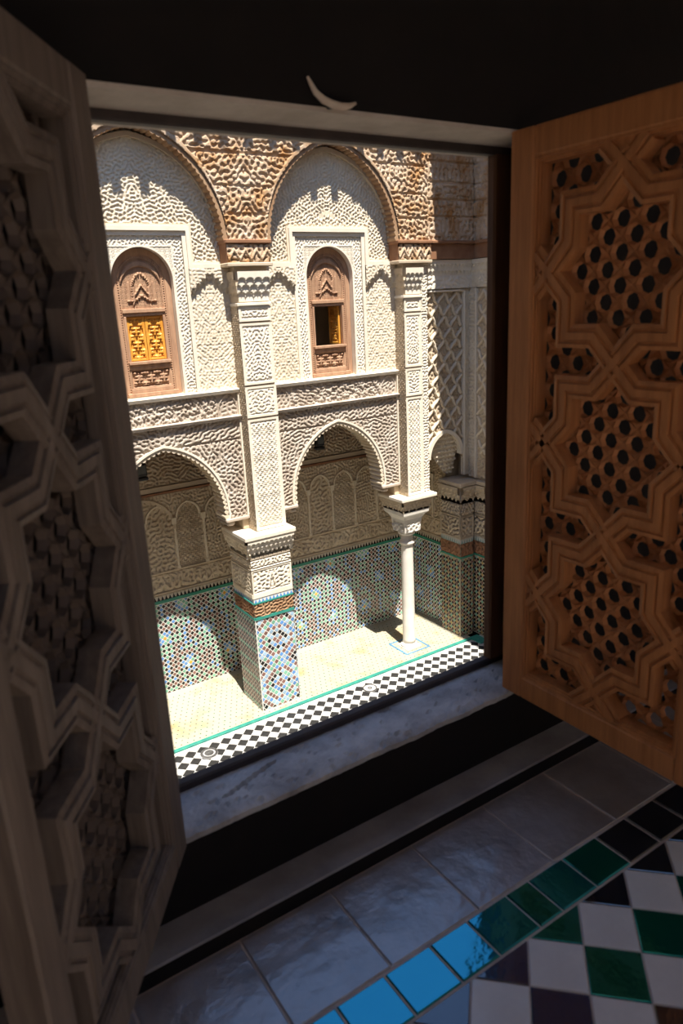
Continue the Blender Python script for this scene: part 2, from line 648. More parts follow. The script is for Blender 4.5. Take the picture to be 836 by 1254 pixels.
# ---- ground
floor_c = bx('floor_courtyard', 'grout', None, -2.5, 8.6, 1.7, 8.80, -.20, -.012)
tag(floor_c, 'courtyard paving of black and white diamond tiles', None, None, 'structure')
bx('far_paving', 'checker', floor_c, -2.5, 8.6, 1.7, 8.10, -.012, -.003)
bx('far_paving', 'checker', floor_c, -2.5, 2.25, 8.10, 8.74, -.012, -.003)
SQ = .1273 * .5 * .965
tile_me = {}
def diamond_tile(name, m, cx, cy, parent, z0, z1, half, clip_y=None, key=None):
    """one square tile turned by 45 degrees (cut straight where it meets a border)"""
    d = half * math.sqrt(2)
    poly = [(d, 0), (0, d), (-d, 0), (0, -d)]
    if clip_y is not None and cy + d > clip_y:
        t = clip_y - cy
        poly = [(d - t, t), (-d + t, t), (-d, 0), (0, -d), (d, 0)] if t > 0 else [(d + t, t), (-d - t, t), (0, -d)]
        k = (key or m, half, round(t, 3))
    else:
        k = (key or m, half, None)
    if k not in tile_me:
        n = len(poly)
        b = .965
        vs = [(x, y, z0) for x, y in poly] + [(x, y, z1 - .0015) for x, y in poly] + [(x * b, (y if False else y * b), z1) for x, y in poly]
        if k[2] is not None:
            cyy = sum(y for _, y in poly) / n
            vs = vs[:2 * n] + [(x * b, cyy + (y - cyy) * b, z1) for x, y in poly]
        area = sum(poly[i][0] * poly[(i + 1) % n][1] - poly[(i + 1) % n][0] * poly[i][1] for i in range(n))
        fs = [tuple(range(2 * n, 3 * n))]
        for r in (0, 1):
            fs += [(r * n + i, r * n + (i + 1) % n, (r + 1) * n + (i + 1) % n, (r + 1) * n + i) for i in range(n)]
        if area < 0:
            fs = [f[::-1] for f in fs]
        me = bpy.data.meshes.new(name)
        me.from_pydata(vs, [], fs)
        me.materials.append(M[m])
        tile_me[k] = me
    o = bpy.data.objects.new(name, tile_me[k])
    o.location = (cx, cy, 0)
    COL.objects.link(o)
    o.parent = parent
    return o


D_ = .18
for r in range(-1, 3):
    for c in range(0, 36):
        x, y = 2.15 + .073 + D_ * c - .01, 8.39 - .0 + r * .19 - .19
        for dx, dy, m in ((0, 0, 'black_tile'), (.09, .095, 'white_tile')):
            if 8.05 < y + dy < 8.80 and x + dx < 8.45 and x + dx > 2.2 + max(0, (8.3 - y - dy)) * .4:
                diamond_tile('paving_tile', m, x + dx, y + dy, floor_c, -.012, 0, SQ * .985, 8.735)

t1 = bx('trim_1', 'teal', None, -1.0, 8.22, 8.745, 8.80, -.01, .022, .004)
tag(t1, 'turquoise tile kerb along the gallery floor', None, None, 'structure')
bx('pale_line', 'teal', t1, -1.0, 8.22, 8.765, 8.776, .02, .024)
t2 = bx('trim_2', 'teal', None, 8.225, 8.42, 8.50, 8.80, -.01, .022, .004)
tag(t2, 'turquoise tile edging at the foot of the corner piers', None, None, 'structure')

floor_g = bx('floor_gallery', 'cream_floor', None, -1.0, 8.26, 8.80, 10.40, -.2, .018)
tag(floor_g, 'cream mosaic gallery floor with rows of small green dots', None, None, 'structure')
pcs = []
dp = .095
for i in range(int(9 / dp)):
    for j in range(int(1.5 / dp)):
        u, v = -.6 + i * dp + (j % 2) * dp / 2, 8.85 + j * dp
        if u > 8.2:
            continue
        c = ((.05, .15, .11), (.05, .17, .12), (.10, .16, .15), (.16, .12, .07))[rnd.randrange(4)]
        s_ = .014
        pcs.append(([(u + s_, v), (u, v + s_), (u - s_, v), (u, v - s_)], jit(c)))
vs, fs, cs = [], [], []
for poly, c in pcs:
    k = len(vs)
    vs += [(a, b, .0205) for a, b in poly]
    fs.append((k, k + 1, k + 2, k + 3))
    cs += [(*c, 1)] * 4
me = bpy.data.meshes.new('mosaic_dots')
me.from_pydata(vs, [], fs)
me.color_attributes.new('Col', 'FLOAT_COLOR', 'CORNER').data.foreach_set('color', np.array(cs, np.float32).ravel())
md = finish(bpy.data.objects.new('mosaic_dots', me), 'tile', floor_g)
md['kind'] = 'stuff'

# ---- back wall of the gallery
wg = bx('wall_gallery', 'stucco_dark', None, -1.0, 8.6, YB + .02, 10.7, -.2, 9.3)
tag(wg, 'shaded back wall of the gallery with tile dado and carved stucco', None, None, 'structure')


def gallery_face(parent, O, U, u0, u1, cu, seed, lamp_clear=()):
    """tile dado, tooth row, inscription, blind arcade and upper carved field on one wall face"""
    O = np.array(O, float)
    Nn = np.cross(U, Z_)
    base = MB()
    def P(a, b, d):
        return tuple(O + a * U + b * Z_ + d * Nn)
    mb = MB().prism([(u0, 0), (u1, 0), (u1, 1.59), (u0, 1.59)], P, -.02, .0)
    mb.build('dado_ground', 'grout', parent)
    mosaic('tile_mosaic', parent, O, U, diamonds(u0 + .01, u1 - .01, .03, 1.57, .083, dado_colour(cu, .70, .45, .52)))
    MB().prism([(u0, 1.585), (u1, 1.585), (u1, 1.635), (u0, 1.635)], P, -.02, .012).build('green_line', 'green_tile', parent)
    n = int((u1 - u0) / .062)
    merlon_row('tooth_tiles', parent, O, U, u0, u1, 1.64, 1.715, n, C_BLACK, (.55, .48, .38))
    HF('inscription_band', 'stucco_dark', parent, O, U, (u0, u1), (1.735, 2.10),
       framed(script(1.77, 2.07, seed), u0, u1, 1.735, 2.10, .028), depth=.026)
    k0 = math.ceil((u0 - cu) / .4825)
    w1, w2, w3 = worms(.055, seed + 1), stars(.085, cu, 0), worms(.075, seed + 2, an=1.2)
    az = arch_z(.205, 2.92, 3.16)

    def field(u, v):
        q = (u - cu) / .4825
        i = np.floor(q)
        du = (q - i - .5) * .4825
        ins = v < az(du)
        body = np.where(i % 3 == 0, w2(u, v), np.where(i % 3 == 1, w1(u, v), w3(u, v)))
        return np.where(ins, body * .7, .45 + .55 * w1(u + 3, v))
    HF('arcade_field', 'stucco_dark', parent, O, U, (u0, u1), (2.10, 3.32), field, depth=.024)
    arch = arch_pts(.205, 2.92, 3.165, 10)
    ring_in = offset_line(arch, -.026)
    k = 0
    uu = cu + (k0 - 1) * .4825
    me_arch = me_col = None
    while uu < u1:
        uc = uu + .24125
        if u0 + .2 < uc < u1 - .15:
            if me_arch is None:
                o = MB().ring(arch, ring_in, lambda a, b, d: tuple(a * U + b * Z_ + d * Nn), .0, .04).build('blind_arch', 'stucco', parent)  # lighter stucco: light caught by the relief is put into the colour
                me_arch = o.data
            else:
                o = finish(bpy.data.objects.new('blind_arch', me_arch), None, parent)
            o.location = tuple(O + uc * U)
        if u0 + .03 < uu < u1 - .03:
            if me_col is None:
                mb = MB()
                L = lambda a, b, d: tuple(a * U + b * Z_ + d * Nn)
                mb.prism([(-.016, 2.12), (.016, 2.12), (.016, 2.84), (-.016, 2.84)], L, 0, .04)
                mb.prism([(-.032, 2.83), (.032, 2.83), (.04, 2.93), (-.04, 2.93)], L, 0, .05)
                mb.prism([(-.028, 2.105), (.028, 2.105), (.024, 2.15), (-.024, 2.15)], L, 0, .045)
                o = mb.build('colonnette', 'stucco', parent)  # lighter stucco here too, for light caught on the relief
                me_col = o.data
            else:
                o = finish(bpy.data.objects.new('colonnette', me_col), None, parent)
            o.location = tuple(O + uu * U)
        uu += .4825
    MB().prism([(u0, 3.335), (u1, 3.335), (u1, 3.365), (u0, 3.365)], P, -.02, .05).build('moulding', 'cedar_dark', parent)
    MB().prism([(u0, 3.375), (u1, 3.375), (u1, 3.45), (u0, 3.45)], P, -.02, .035).build('moulding', 'stucco_dark', parent)
    HF('carved_field', 'stucco_dark', parent, O, U, (u0, u1), (3.46, 4.46), worms(.055, seed + 7), depth=.022, step=.012)


gallery_face(wg, (0, YB, 0), X_, .6, 8.25, 3.50, 11)
# big lobed blind arch left of the arcade
sm, lb = lobed(arch_pts(.50, 2.75, 3.27, 16, 3.0), .03, .09)
MB().ring(offset_line(sm, .03), lb, FX(YB), .0, .045).build('lobed_blind_arch', 'stucco_dark', wg)

ce = bx('ceiling_gallery', 'cedar_dark', None, -1.0, 8.6, 9.51, 10.36, 4.46, 4.58)
tag(ce, 'dark wooden ceiling of the gallery', None, None, 'structure')

# ---- side end of the gallery on the right
ws = bx('wall_gallery_end', 'stucco_dark', None, 8.27, 8.9, 9.44, 10.40, -.2, 4.5)
tag(ws, 'shaded end wall of the gallery beside the column', None, None, 'structure')
gallery_face(ws, (8.25, YB, 0), NY_, .0, .92, .10, 31)

# ---- upper wall of the facade
wf = MB()
for xl, xr, xc in ((1.965, 4.255, BAYS[0]), (4.735, 7.03, BAYS[1])):
    wf.box(xl, xc - .40, YW + .03, 9.6, 4.58, 9.0)
    wf.box(xc + .40, xr, YW + .03, 9.6, 4.58, 9.0)
    wf.box(xc - .40, xc + .40, YW + .03, 9.6, 6.80, 9.0)
    wf.box(xc - .40, xc + .40, YW + .03, 9.6, 4.58, 4.93)
for xl, xr in ((-.8, 1.965), (4.255, 4.735), (7.03, 8.6)):
    wf.box(xl, xr, YW + .03, 9.6, 4.58, 9.0)
wall = wf.build('wall_far', 'stucco', None)
tag(wall, 'sunlit carved stucco and cedar upper wall across the courtyard', None, None, 'structure')
rf = bx('ceiling_upper', 'cedar_dark', None, -1.0, 8.9, 8.99, 10.7, 9.0, 9.3)
tag(rf, 'roof slab over the far wing', None, None, 'structure')


def upper_bay(xc, xl, xr, seed):
    az_win = arch_z(.395, 6.37, 6.768)
    az_ring = arch_z(1.10, 6.90, 8.03)
    w_t = worms(.047, seed, xc)
    g1 = worms(.13, seed + 1, xc)

    def tymp_mask(u, v):
        d = np.abs(u - xc)
        return (v < az_ring(u - xc)) & ~((d < .60) & (v < 6.95)) | ((v < 6.92) & (d > .60))
    HF('tympanum_relief', 'stucco', wall, (0, YW, 0), X_, (xc - 1.10, xc + 1.10), (6.53, 8.04),
       lambda u, v: .85 * w_t(u, v) + .2 * g1(u, v), tymp_mask, depth=.018)
    # carved frame around the window
    w_b = worms(.042, seed + 2, xc)

    def fr(u, v):
        d = np.abs(u - xc)
        border = (d > .43) | (v > 6.775)
        line = (np.abs(d - .425) < .012) & (v < 6.78) | (np.abs(v - 6.775) < .012) & (d < .43)
        lat = sst(-.2, .2, np.sin((u - xc + v) * 150) * np.sin((u - xc - v) * 150))
        low = v < 6.25
        return np.where(line, 1., np.where(border, w_b(u, v), np.where(low, 1., lat)))

    def fmask(u, v):
        d = np.abs(u - xc)
        return (d > .395) | (v > 6.37) & (v > az_win(u - xc))
    HF('window_surround', 'stucco_pale', wall, (0, YW, 0), X_, (xc - .555, xc + .555), (4.925, 6.905), fr, fmask, depth=.011)
    # window reveal
    sm_ = [(xc + .395, 4.93)] + arch_pts(.395, 6.37, 6.768, 16, xc) + [(xc - .395, 4.93)]
    MB().ring(offset_line(sm_, .02), sm_, FX(YW), .012, -.16).build('window_reveal', 'stucco_pale', wall)
    # omega-shaped moulding
    for nm, o0, o1, d_, m in (('moulding', -.0, .05, .055, 'stucco_pale'), ('moulding_fillet', .05, .08, .03, 'stucco')):
        path = [(xl, 6.50), (xc - .61, 6.50), (xc - .61, 6.955), (xc + .61, 6.955), (xc + .61, 6.50), (xr, 6.50)]
        MB().sweep(path, [(o0, 0), (o0, d_), (o1, d_), (o1, 0)], FX(YW)).build(nm, m, wall)
    MB().sweep([(xc - .61, 4.93), (xc - .61, 6.95), (xc + .61, 6.95), (xc + .61, 4.93)],
               [(.0, 0), (.0, .03), (-.05, .03), (-.05, 0)], FX(YW)).build('plain_fillet', 'stucco_pale', wall)
    # side fields with the zigzag of small stalactites
    for a, b in ((xl, xc - .605), (xc + .605, xr)):
        mid = (a + b) / 2
        w_q = worms(.046, seed + 12, mid)
        w_f = lambda u, v, w_q=w_q, mid=mid: .75 * w_q(u, v) + .45 * sst(.1, .5, np.cos((u - mid) * 39) * np.cos((v - 5) * 39))
        w_g = worms(.05, seed + 9, mid)

        def side(u, v, mid=mid, a=a, b=b, w_f=w_f, w_g=w_g):
            ph = (u - mid) / .072
            tooth = .052 * np.abs(np.sin(np.pi * ph))
            V1 = 6.405 - .82 * np.abs(u - mid)
            h = .40 * w_f(u, v)
            h = np.where(v > V1 - .055 + tooth, 1.3 + .15 * w_g(u, v), h)
            h = np.where(v > V1 + .0 + tooth, 2.6 + .3 * w_g(u, v), h)
            return h
        HF('side_field', 'stucco', wall, (0, YW, 0), X_, (a, b), (4.925, 6.50), side, depth=.022)
    # smooth ring round the tympanum, then the lobed edge of the cedar arch
    ap = arch_pts(1.10, 6.82, 8.05, 30, xc)
    MB().ring(ap, offset_line(ap, -.055), FX(YW), .0, .065).build('arch_moulding', 'stucco_dark', wall)
    sm2, lb2 = lobed(arch_pts(1.055, 6.82, 8.10, 30, xc), .020, .075)
    MB().ring(offset_line(sm2, .05), lb2, FX(YW), -.02, .225).build('lobed_cedar_arch', 'cedar_mid', wall)
    # sill mouldings and the weathered frieze under the window
    MB().sweep([(xl, 4.89), (xr, 4.89)], [(-.035, 0), (-.02, .06), (.02, .075), (.035, .05), (.035, 0)], FX(YW)).build('sill_moulding', 'stucco_pale', wall)
    fa_, fb_ = worms(.05, seed + 4, thr=-.2), worms(.11, seed + 5, thr=0.)
    fs_ = lambda u, v: .5 * fa_(u, v) + .6 * fb_(u, v)
    w_m = worms(.06, seed + 6)
    ap_l = arch_z(.13, 4.66, 4.85)

    def frieze(u, v):
        dl = np.minimum(np.abs(u - xl - .18), np.abs(u - xr + .18))
        med = v < ap_l(dl)
        return np.where(np.abs(v - ap_l(dl)) < .015, 1., np.where(med, .5 * w_m(u, v), np.where(dl < .16, .3, fs_(u, v))))
    HF('inscription_frieze', 'frieze', wall, (0, YW, 0), X_, (xl, xr), (4.555, 4.86), frieze, depth=.026)
    for e in ((xl, xl + .03), (xr - .03, xr)):
        MB().prism([(e[0], 4.5), (e[1], 4.5), (e[1], 4.88), (e[0], 4.88)], FX(YW), 0, .045).build('frieze_end', 'stucco_pale', wall)
    MB().sweep([(xl, 4.525), (xr, 4.525)], [(-.035, 0), (-.02, .07), (.018, .085), (.03, .04), (.03, 0)], FX(YW)).build('lower_moulding', 'frieze', wall)


upper_bay(BAYS[0], 1.965, 4.255, 41)
upper_bay(BAYS[1], 4.735, 7.03, 61)

# cedar spandrels between the arches
azc = arch_z(1.10, 6.82, 8.14)
w_c, w_d = worms(.07, 5, 4.495, thr=-.15), worms(.26, 6, 4.495, sharp=.4)
azs = [arch_z(.36, 7.55, 8.02)]


def cedar(u, v):
    r = .8 * w_c(u, v) + .3 * w_d(u, v)
    for z in (7.14, 7.48, 7.86, 8.3):
        r = np.where(np.abs(v - z) < .014, .05, r)
    for xc in (*BAYS, BAYS[0] - 2.77):
        d = v - azc(u - xc)
        r = np.where((d > 0) & (d < .06), 1.1, r)
    return r


def cedar_mask(u, v):
    m = np.ones_like(u, bool)
    for xc in (*BAYS, BAYS[0] - 2.77):
        m &= ~(v < azc(u - xc))
    return m


HF('cedar_spandrel', 'cedar', wall, (0, YF, 0), X_, (.6, 7.52), (6.83, 8.98), cedar, cedar_mask, depth=.028)
w_e = worms(.085, 8, 8.0)


def cedar2(u, v):
    r = .8 * w_e(u, v)
    for z in (7.18, 7.42, 7.66, 7.95, 8.3):
        r = np.where(np.abs(v - z) < .016, -.3, r)
    return r


HF('cedar_panel', 'cedar', wall, (0, YF + .03, 0), X_, (7.52, XC), (6.83, 8.98), cedar2, depth=.03)

# ---- carved pilasters with cedar imposts (one is built, one copied)
ZL = 2.87


def pilaster(x0, x1, name, label, seed, strip=0.0):
    t = empty(name)
    xe = x1 - strip
    bx('core', 'stucco', t, x0 + .005, x1 - .005, YF + .012, 9.24, ZL, 6.50)
    cuts = ((ZL + .01, 4.49), (4.515, 4.94), (4.965, 5.78), (5.805, 6.00))
    for i, (a, b) in enumerate(cuts):
        xm = (x0 + xe) / 2
        f = (stars(.075, xm, 3.0), worms(.048, seed, xm), worms(.045, seed + 1, xm), worms(.045, seed + 2, xm))[i]
        if i == 1:
            zc = (a + b) / 2
            f0 = f
            f = lambda u, v, f0=f0, xm=xm, zc=zc: np.where(np.abs(np.hypot(u - xm, v - zc) - .165) < .013, 1., f0(u, v))
        HF('carved_panel', 'stucco_pale', t, (0, YF, 0), X_, (x0, xe), (a, b), framed(f, x0, xe, a, b, .04, 1.0), depth=.011)
    if strip:
        HF('edge_strip', 'stucco_pale', t, (0, YF + .012, 0), X_, (xe, x1), (ZL, 6.5), worms(.045, seed + 5, (xe + x1) / 2), depth=.009)
    HF('side_panel', 'stucco_dark', t, (x0, YW, 0), NY_, (0, YW - YF), (ZL, 6.03), stars(.075, .11, 0), depth=.014)  # darker stucco than the front: the side's shade is in the colour
    bx('cap_moulding', 'stucco_pale', t, x0 - .015, xe + .015, YF - .03, 9.2, 6.005, 6.045, .006)
    HF('stalactite_cap', 'stucco_pale', t, (0, YF, 0), X_, (x0, xe), (6.06, 6.44), stalactites(x0, xe, 6.10, 6.42, 4), depth=.075, step=.01)
    HF('stalactite_side', 'stucco_dark', t, (x0, YW, 0), NY_, (0, YW - YF + .05), (6.06, 6.44), stalactites(0, .25, 6.10, 6.42, 2), depth=.05, step=.01)  # side shade carried by the darker stucco here as well
    bx('impost_ledge', 'stucco_dark', t, x0 - .12, x1 + .06, YF - .07, 9.2, 6.50, 6.55, .01)
    # cedar impost
    bx('impost_block', 'cedar_dark', t, x0 - .10, x1 + .05, YF - .02, 9.2, 6.55, 6.79)
    zz = worms(.07, seed + 8)
    def imp(u, v):
        p = np.abs(((u - x0) / .16) % 1 - .5) * 2
        return np.where(np.abs((v - 6.56) / .2 - .15 - .6 * p) < .12, 1., .5 * zz(u, v))
    HF('impost_relief', 'cedar', t, (0, YF - .02, 0), X_, (x0 - .10, x1 + .05), (6.555, 6.775), imp, depth=.03)
    bx('impost_top', 'cedar_dark', t, x0 - .12, x1 + .07, YF - .06, 9.2, 6.785, 6.835, .01)
    settle(t, ((x0 + x1) / 2, YF, ZL))
    return tag(t, label, 'pilaster', 'carved stucco pilasters of the far wall')


p1 = pilaster(4.255, 4.735, 'carved_pilaster', 'carved stucco pilaster rising from the tiled pier between the two wooden windows', 71)
p0 = copy_tree(p1)
p0.location.x -= 2.77
p0['label'] = 'carved stucco pilaster left of the window with closed orange shutters'
pilaster(7.03, 7.50, 'carved_pilaster', 'carved stucco pilaster standing above the white marble column', 81, .13)

# ---- lower carved arches
AZ = arch_z(.815, 3.22, 4.22)


def low_arch(xc, xl, xr, seed, label):
    t = empty('carved_arch')
    w = worms(.058, seed, xc)
    w2 = worms(.058, seed + 1, xc)
    def f(u, v):
        return np.where(np.abs(v - 4.22) < .012, -.2, np.where(v > 4.22, .9 * w2(u, v), .9 * w(u, v)))
    HF('spandrel_relief', 'frieze', t, (0, YW, 0), X_, (xl, xr), (3.07, 4.50), f,
       lambda u, v: (v > AZ(u - xc) + .02) & ((np.abs(u - xc) > .83) | (v > 3.2)), depth=.026)
    sp = [(xc + .80, 3.08), (xc + .825, 3.15)] + arch_pts(.815, 3.22, 4.22, 30, xc) + [(xc - .825, 3.15), (xc - .80, 3.08)]
    sm_, lb_ = lobed(sp, .032, .075)
    MB().ring(offset_line(sm_, .035), lb_, FX(YW), .018, -.30).build('scalloped_edge', 'stucco', t)
    MB().ring(offset_line(sm_, .055), offset_line(sm_, .025), FX(YW), .035, -.02).build('arch_fillet', 'stucco_pale', t)
    bk = offset_line(sm_, .04)
    bo = [(min(max(xc + (x - xc) * 1.9, xl), xr), min(max(3.08 + (z - 3.08) * 1.9, 3.08), 4.46)) for x, z in bk]
    MB().ring(bo, bk, FX(YW), -.28, -.30).build('back_face', 'stucco_dark', t)
    for a, b in ((xl, xc - .79), (xc + .79, xr)):
        bx('corbel_ledge', 'frieze', t, a, b, YW - .05, YW + .30, 3.035, 3.085, .012)
        s_ = -1 if a == xl else 1
        e = (b - .02) if s_ < 0 else (a + .02)
        bx('corbel_scroll', 'frieze', t, min(e, e + s_ * .12), max(e, e + s_ * .12), YW - .02, YW + .27, 2.97, 3.035, .02)
        c = xl if s_ < 0 else xr
        bx('corbel_block', 'stucco_dark', t, min(c, c - s_ * .10), max(c, c - s_ * .10), YW, YW + .30, 2.87, 3.04, .01)
    for a in (xl, xr - .035):
        bx('edge_fillet', 'stucco_pale', t, a, a + .035, YW - .045, YW + .02, 3.085, 4.5, .004)
    settle(t, (xc, YW, 3.07))
    return tag(t, label, 'arch', 'carved arches of the gallery')


low_arch(BAYS[0], 1.965, 4.255, 91, 'carved stucco arch with scalloped edge below the window with orange shutters')
low_arch(BAYS[1], 4.735, 7.03, 101, 'carved stucco arch with scalloped edge below the open window')


# ---- tiled pier
def pier(x0, x1, y0, y1):
    t = empty('tiled_pier')
    bx('core', 'grout_tan', t, x0, x1, y0, y1, 0.0, 2.80)
    xm = (x0 + x1) / 2
    faces = (((0, y0, 0), X_, x0, x1, 'front'), ((x0, 0, 0), NY_, -y1, -y0, 'side'))
    for O, U, a, b, nm in faces:
        fr = nm == 'front'
        O = np.array(O, float)
        Nn = np.cross(U, Z_)
        P = lambda u, v, d, O=O, U=U, Nn=Nn: tuple(O + u * U + v * Z_ + d * Nn)
        m = 'stucco_pale' if fr else 'stucco'  # side face gets a darker stucco that carries its shade
        tg_ = MB().prism([(a, .0), (b, .0), (b, 1.545), (a, 1.545)], P, -.01, .004).build('tile_ground', 'grout', t)
        cm = (a + b) / 2
        if fr:
            dd = (b - a) / 7.0
            mosaic('tile_mosaic', tg_, O, U, diamonds(a + .008, b - .008, .04, 1.53, dd, star_colour(cm, (.42, 1.14))), .008)
        else:
            mosaic('tile_mosaic', tg_, O, U, diamonds(a + .008, b - .008, .04, 1.53, .078,
                   lambda u, v, i, j: (C_BLACK if i % 2 == 0 else (C_BROWN if (j // 2) % 3 else C_GREEN))), .008)
        MB().prism([(a, 1.545), (b, 1.545), (b, 1.585), (a, 1.585)], P, -.01, .016).build('green_line', 'teal', t)
        HF('inscription_band', 'cedar_dark' if not fr else 'cedar_mid', t, O, U, (a, b), (1.59, 1.80), worms(.05, 13, thr=-.1), depth=.014, step=.008)  # cedar is also darkened on the shaded side
        MB().prism([(a, 1.80), (b, 1.80), (b, 1.82), (a, 1.82)], P, -.01, .018).build('green_line', 'teal', t)
        merlon_row('tooth_tiles', t, O, U, a, b, 1.822, 1.885, 11, C_BLUE, C_WHITE)
        MB().prism([(a, 1.89), (b, 1.89), (b, 1.95), (a, 1.95)], P, -.01, .014).build('plain_fillet', m, t)
        HF('carved_band', m, t, O, U, (a, b), (1.95, 2.32), framed(worms(.058, 15, cm), a, b, 1.95, 2.32, .02, .9), depth=.014)
        HF('carved_band', m, t, O, U, (a, b), (2.335, 2.50), framed(worms(.05, 16, cm), a - 1, b + 1, 2.335, 2.50, .014, .9), depth=.014)
        HF('stalactite_band', m, t, O, U, (a - .05, b + .05), (2.515, 2.80), stalactites(a, b, 2.52, 2.80, 9), depth=.085, step=.01)
    bx('top_ledge', 'stucco_pale', t, x0 - .09, x1 + .08, y0 - .10, y1 + .06, 2.80, ZL, .012)
    settle(t, (xm, (y0 + y1) / 2, 0))
    return tag(t, 'square pier clad in star mosaic tiles, between the two gallery arches', 'pier', 'tiled piers of the gallery')


pr = pier(4.07, 4.725, 8.90, 9.56)
pr0 = copy_tree(pr)
pr0.location.x -= 2.77
pr0['label'] = 'square mosaic-tiled pier farthest left, behind the dark shutter'

# ---- white marble column
t = empty('marble_column')
cx, cy = 7.185, 9.235
bx('base_slab', 'marble', t, cx - .16, cx + .16, cy - .16, cy + .16, .018, .035, .006)
MB().lathe([(.150, .035), (.155, .055), (.145, .075), (.125, .085), (.120, .10)], cx, cy).build('base_ring', 'marble', t, True)
MB().lathe([(.118, .10), (.112, .16), (.108, 1.0), (.102, 1.93), (.102, 1.96)], cx, cy).build('shaft', 'marble', t, True)
MB().lathe([(.102, 1.95), (.128, 1.965), (.135, 1.99), (.128, 2.015), (.105, 2.03), (.105, 2.14)], cx, cy).build('neck_ring', 'marble', t, True)
MB().lathe([(.105, 2.13), (.145, 2.15), (.15, 2.17), (.14, 2.19)], cx, cy).build('collar', 'marble', t, True)


def loft(rows):
    mb = MB()
    vs = []
    for h, z in rows:
        vs += [(cx - h, cy - h, z), (cx + h, cy - h, z), (cx + h, cy + h, z), (cx - h, cy + h, z)]
    fs = [(3, 2, 1, 0)]
    for i in range(len(rows) - 1):
        for j in range(4):
            fs.append((4 * i + j, 4 * i + (j + 1) % 4, 4 * i + 4 + (j + 1) % 4, 4 * i + 4 + j))
    k = 4 * len(rows) - 4
    fs.append((k, k + 1, k + 2, k + 3))
    return mb.add(vs, fs)


cap_ = loft([(.12, 2.18), (.165, 2.21), (.175, 2.36), (.18, 2.38), (.19, 2.44), (.225, 2.50), (.27, 2.545), (.275, 2.60)]).build('capital', 'marble', t)
for O, U, a, b in (((0, cy - .172, 0), X_, cx - .14, cx + .14), ((cx - .172, 0, 0), NY_, -cy - .14, -cy + .14)):
    HF('capital_leaf', 'marble', cap_, O, U, (a, b), (2.22, 2.36), worms(.07, 21, (a + b) / 2), depth=.03, step=.009)
bx('stalactite_block', 'stucco_dark', t, cx - .27, cx + .27, cy - .27, cy + .27, 2.60, 2.81)
for O, U, a, b in (((0, cy - .27, 0), X_, cx - .30, cx + .30), ((cx - .27, 0, 0), NY_, -cy - .30, -cy + .30)):
    HF('stalactite_band', 'stucco_dark', t, O, U, (a, b), (2.60, 2.81), stalactites(a, b, 2.60, 2.81, 8), depth=.06, step=.01)
bx('top_ledge', 'stucco_pale', t, cx - .36, cx + .38, cy - .37, cy + .34, 2.81, ZL, .012)
settle(t, (cx, cy, .018))
tag(t, 'slender white marble column with flared capital near the shaded corner', 'column')
fr = MB().ring([(-.27, -.27), (.27, -.27), (.27, .27), (-.27, .27)], [(-.235, -.235), (.235, -.235), (.235, .235), (-.235, .235)],
               lambda a, b, d: (cx + a, cy + b, d), .012, .022, True).build('base_border', 'blue_tile', floor_g)

# ---- lattice (sebka) panel and narrow arch right of the marble column
t = empty('carved_lattice')
XL, XR, YL = 7.50, XC, 9.10
azn = arch_z(.37, 3.38, 3.82)
XN = 7.955
w = worms(.07, 120, XN)


def frame_f(u, v):
    return .5 * w(u, v)


HF('relief_frame', 'stucco', t, (0, YL, 0), X_, (XL, XR), (3.0, 6.12), frame_f,
   lambda u, v: ~((u > 7.56) & (u < 8.35) & (v > 3.3) & (v < 6.07)) & ~((u < 8.33) & (v < 3.3)), depth=.02)
w5 = worms(.06, 122)
def cells(u, v):
    a = ((u - 7.56) / .2633) ; b = (v - 6.07) / .37
    q1, q2 = np.abs(((a + b) % 1) - .5), np.abs(((a - b) % 1) - .5)
    return .55 * w5(u, v) + .6 * (np.hypot(((a + b) % 1) - .5, ((a - b) % 1) - .5) < .2)
HF('lattice_ground', 'stucco_dark', t, (0, YL + .05, 0), X_, (7.54, 8.37), (3.30, 6.09), cells,
   lambda u, v: v > azn(u - XN), depth=.03)
pw, ph_ = .2633, .37
def rib(parent, pts, P, wd=.044, hh=.055, m='stucco'):
    MB().sweep(pts, [(-wd / 2, 0), (-wd / 2, hh * .7), (-wd * .2, hh), (wd * .2, hh), (wd / 2, hh * .7), (wd / 2, 0)], P).build('lattice_rib', m, parent)


def lattice(parent, u0, u1, v0, v1, P, n, stop, m='stucco'):
    pw = (u1 - u0) / n
    for s_ in (1, -1):
        k = -int((v1 - v0) / ph_) - 2
        while k < n + int((v1 - v0) / ph_) + 3:
            pts = []
            for q in np.linspace(0, 1, 61):
                v = v1 - q * (v1 - v0)
                u = u0 + (k + .5) * pw + s_ * (v1 - v) / ph_ * pw
                # gentle ogee to each side of the diamond
                u += .018 * math.sin(2 * math.pi * (v1 - v) / (ph_ / 2))
                if u0 <= u <= u1 and not stop(u, v):
                    pts.append((u, v))
                elif len(pts) > 2:
                    rib(parent, pts, P, m=m)
                    pts = []
                else:
                    pts = []
            if len(pts) > 2:
                rib(parent, pts, P, m=m)
            k += 1


lattice(t, 7.56, 8.35, 3.40, 6.07, FX(YL + .05), 3, lambda u, v: v < float(azn(np.array(u - XN))) + .02)
for a, b, c, d in ((7.53, 7.56, 3.3, 6.10), (8.35, 8.38, 3.0, 6.10), (7.53, 8.38, 6.07, 6.10)):
    bx('frame_moulding', 'stucco_pale', t, a, b, YL - .035, YL + .06, c, d, .006)
ap = arch_pts(.37, 3.38, 3.82, 20, XN)
MB().ring(offset_line(ap, .03), offset_line(ap, -.03), FX(YL), .02, -.10).build('arch_moulding', 'stucco_pale', t)
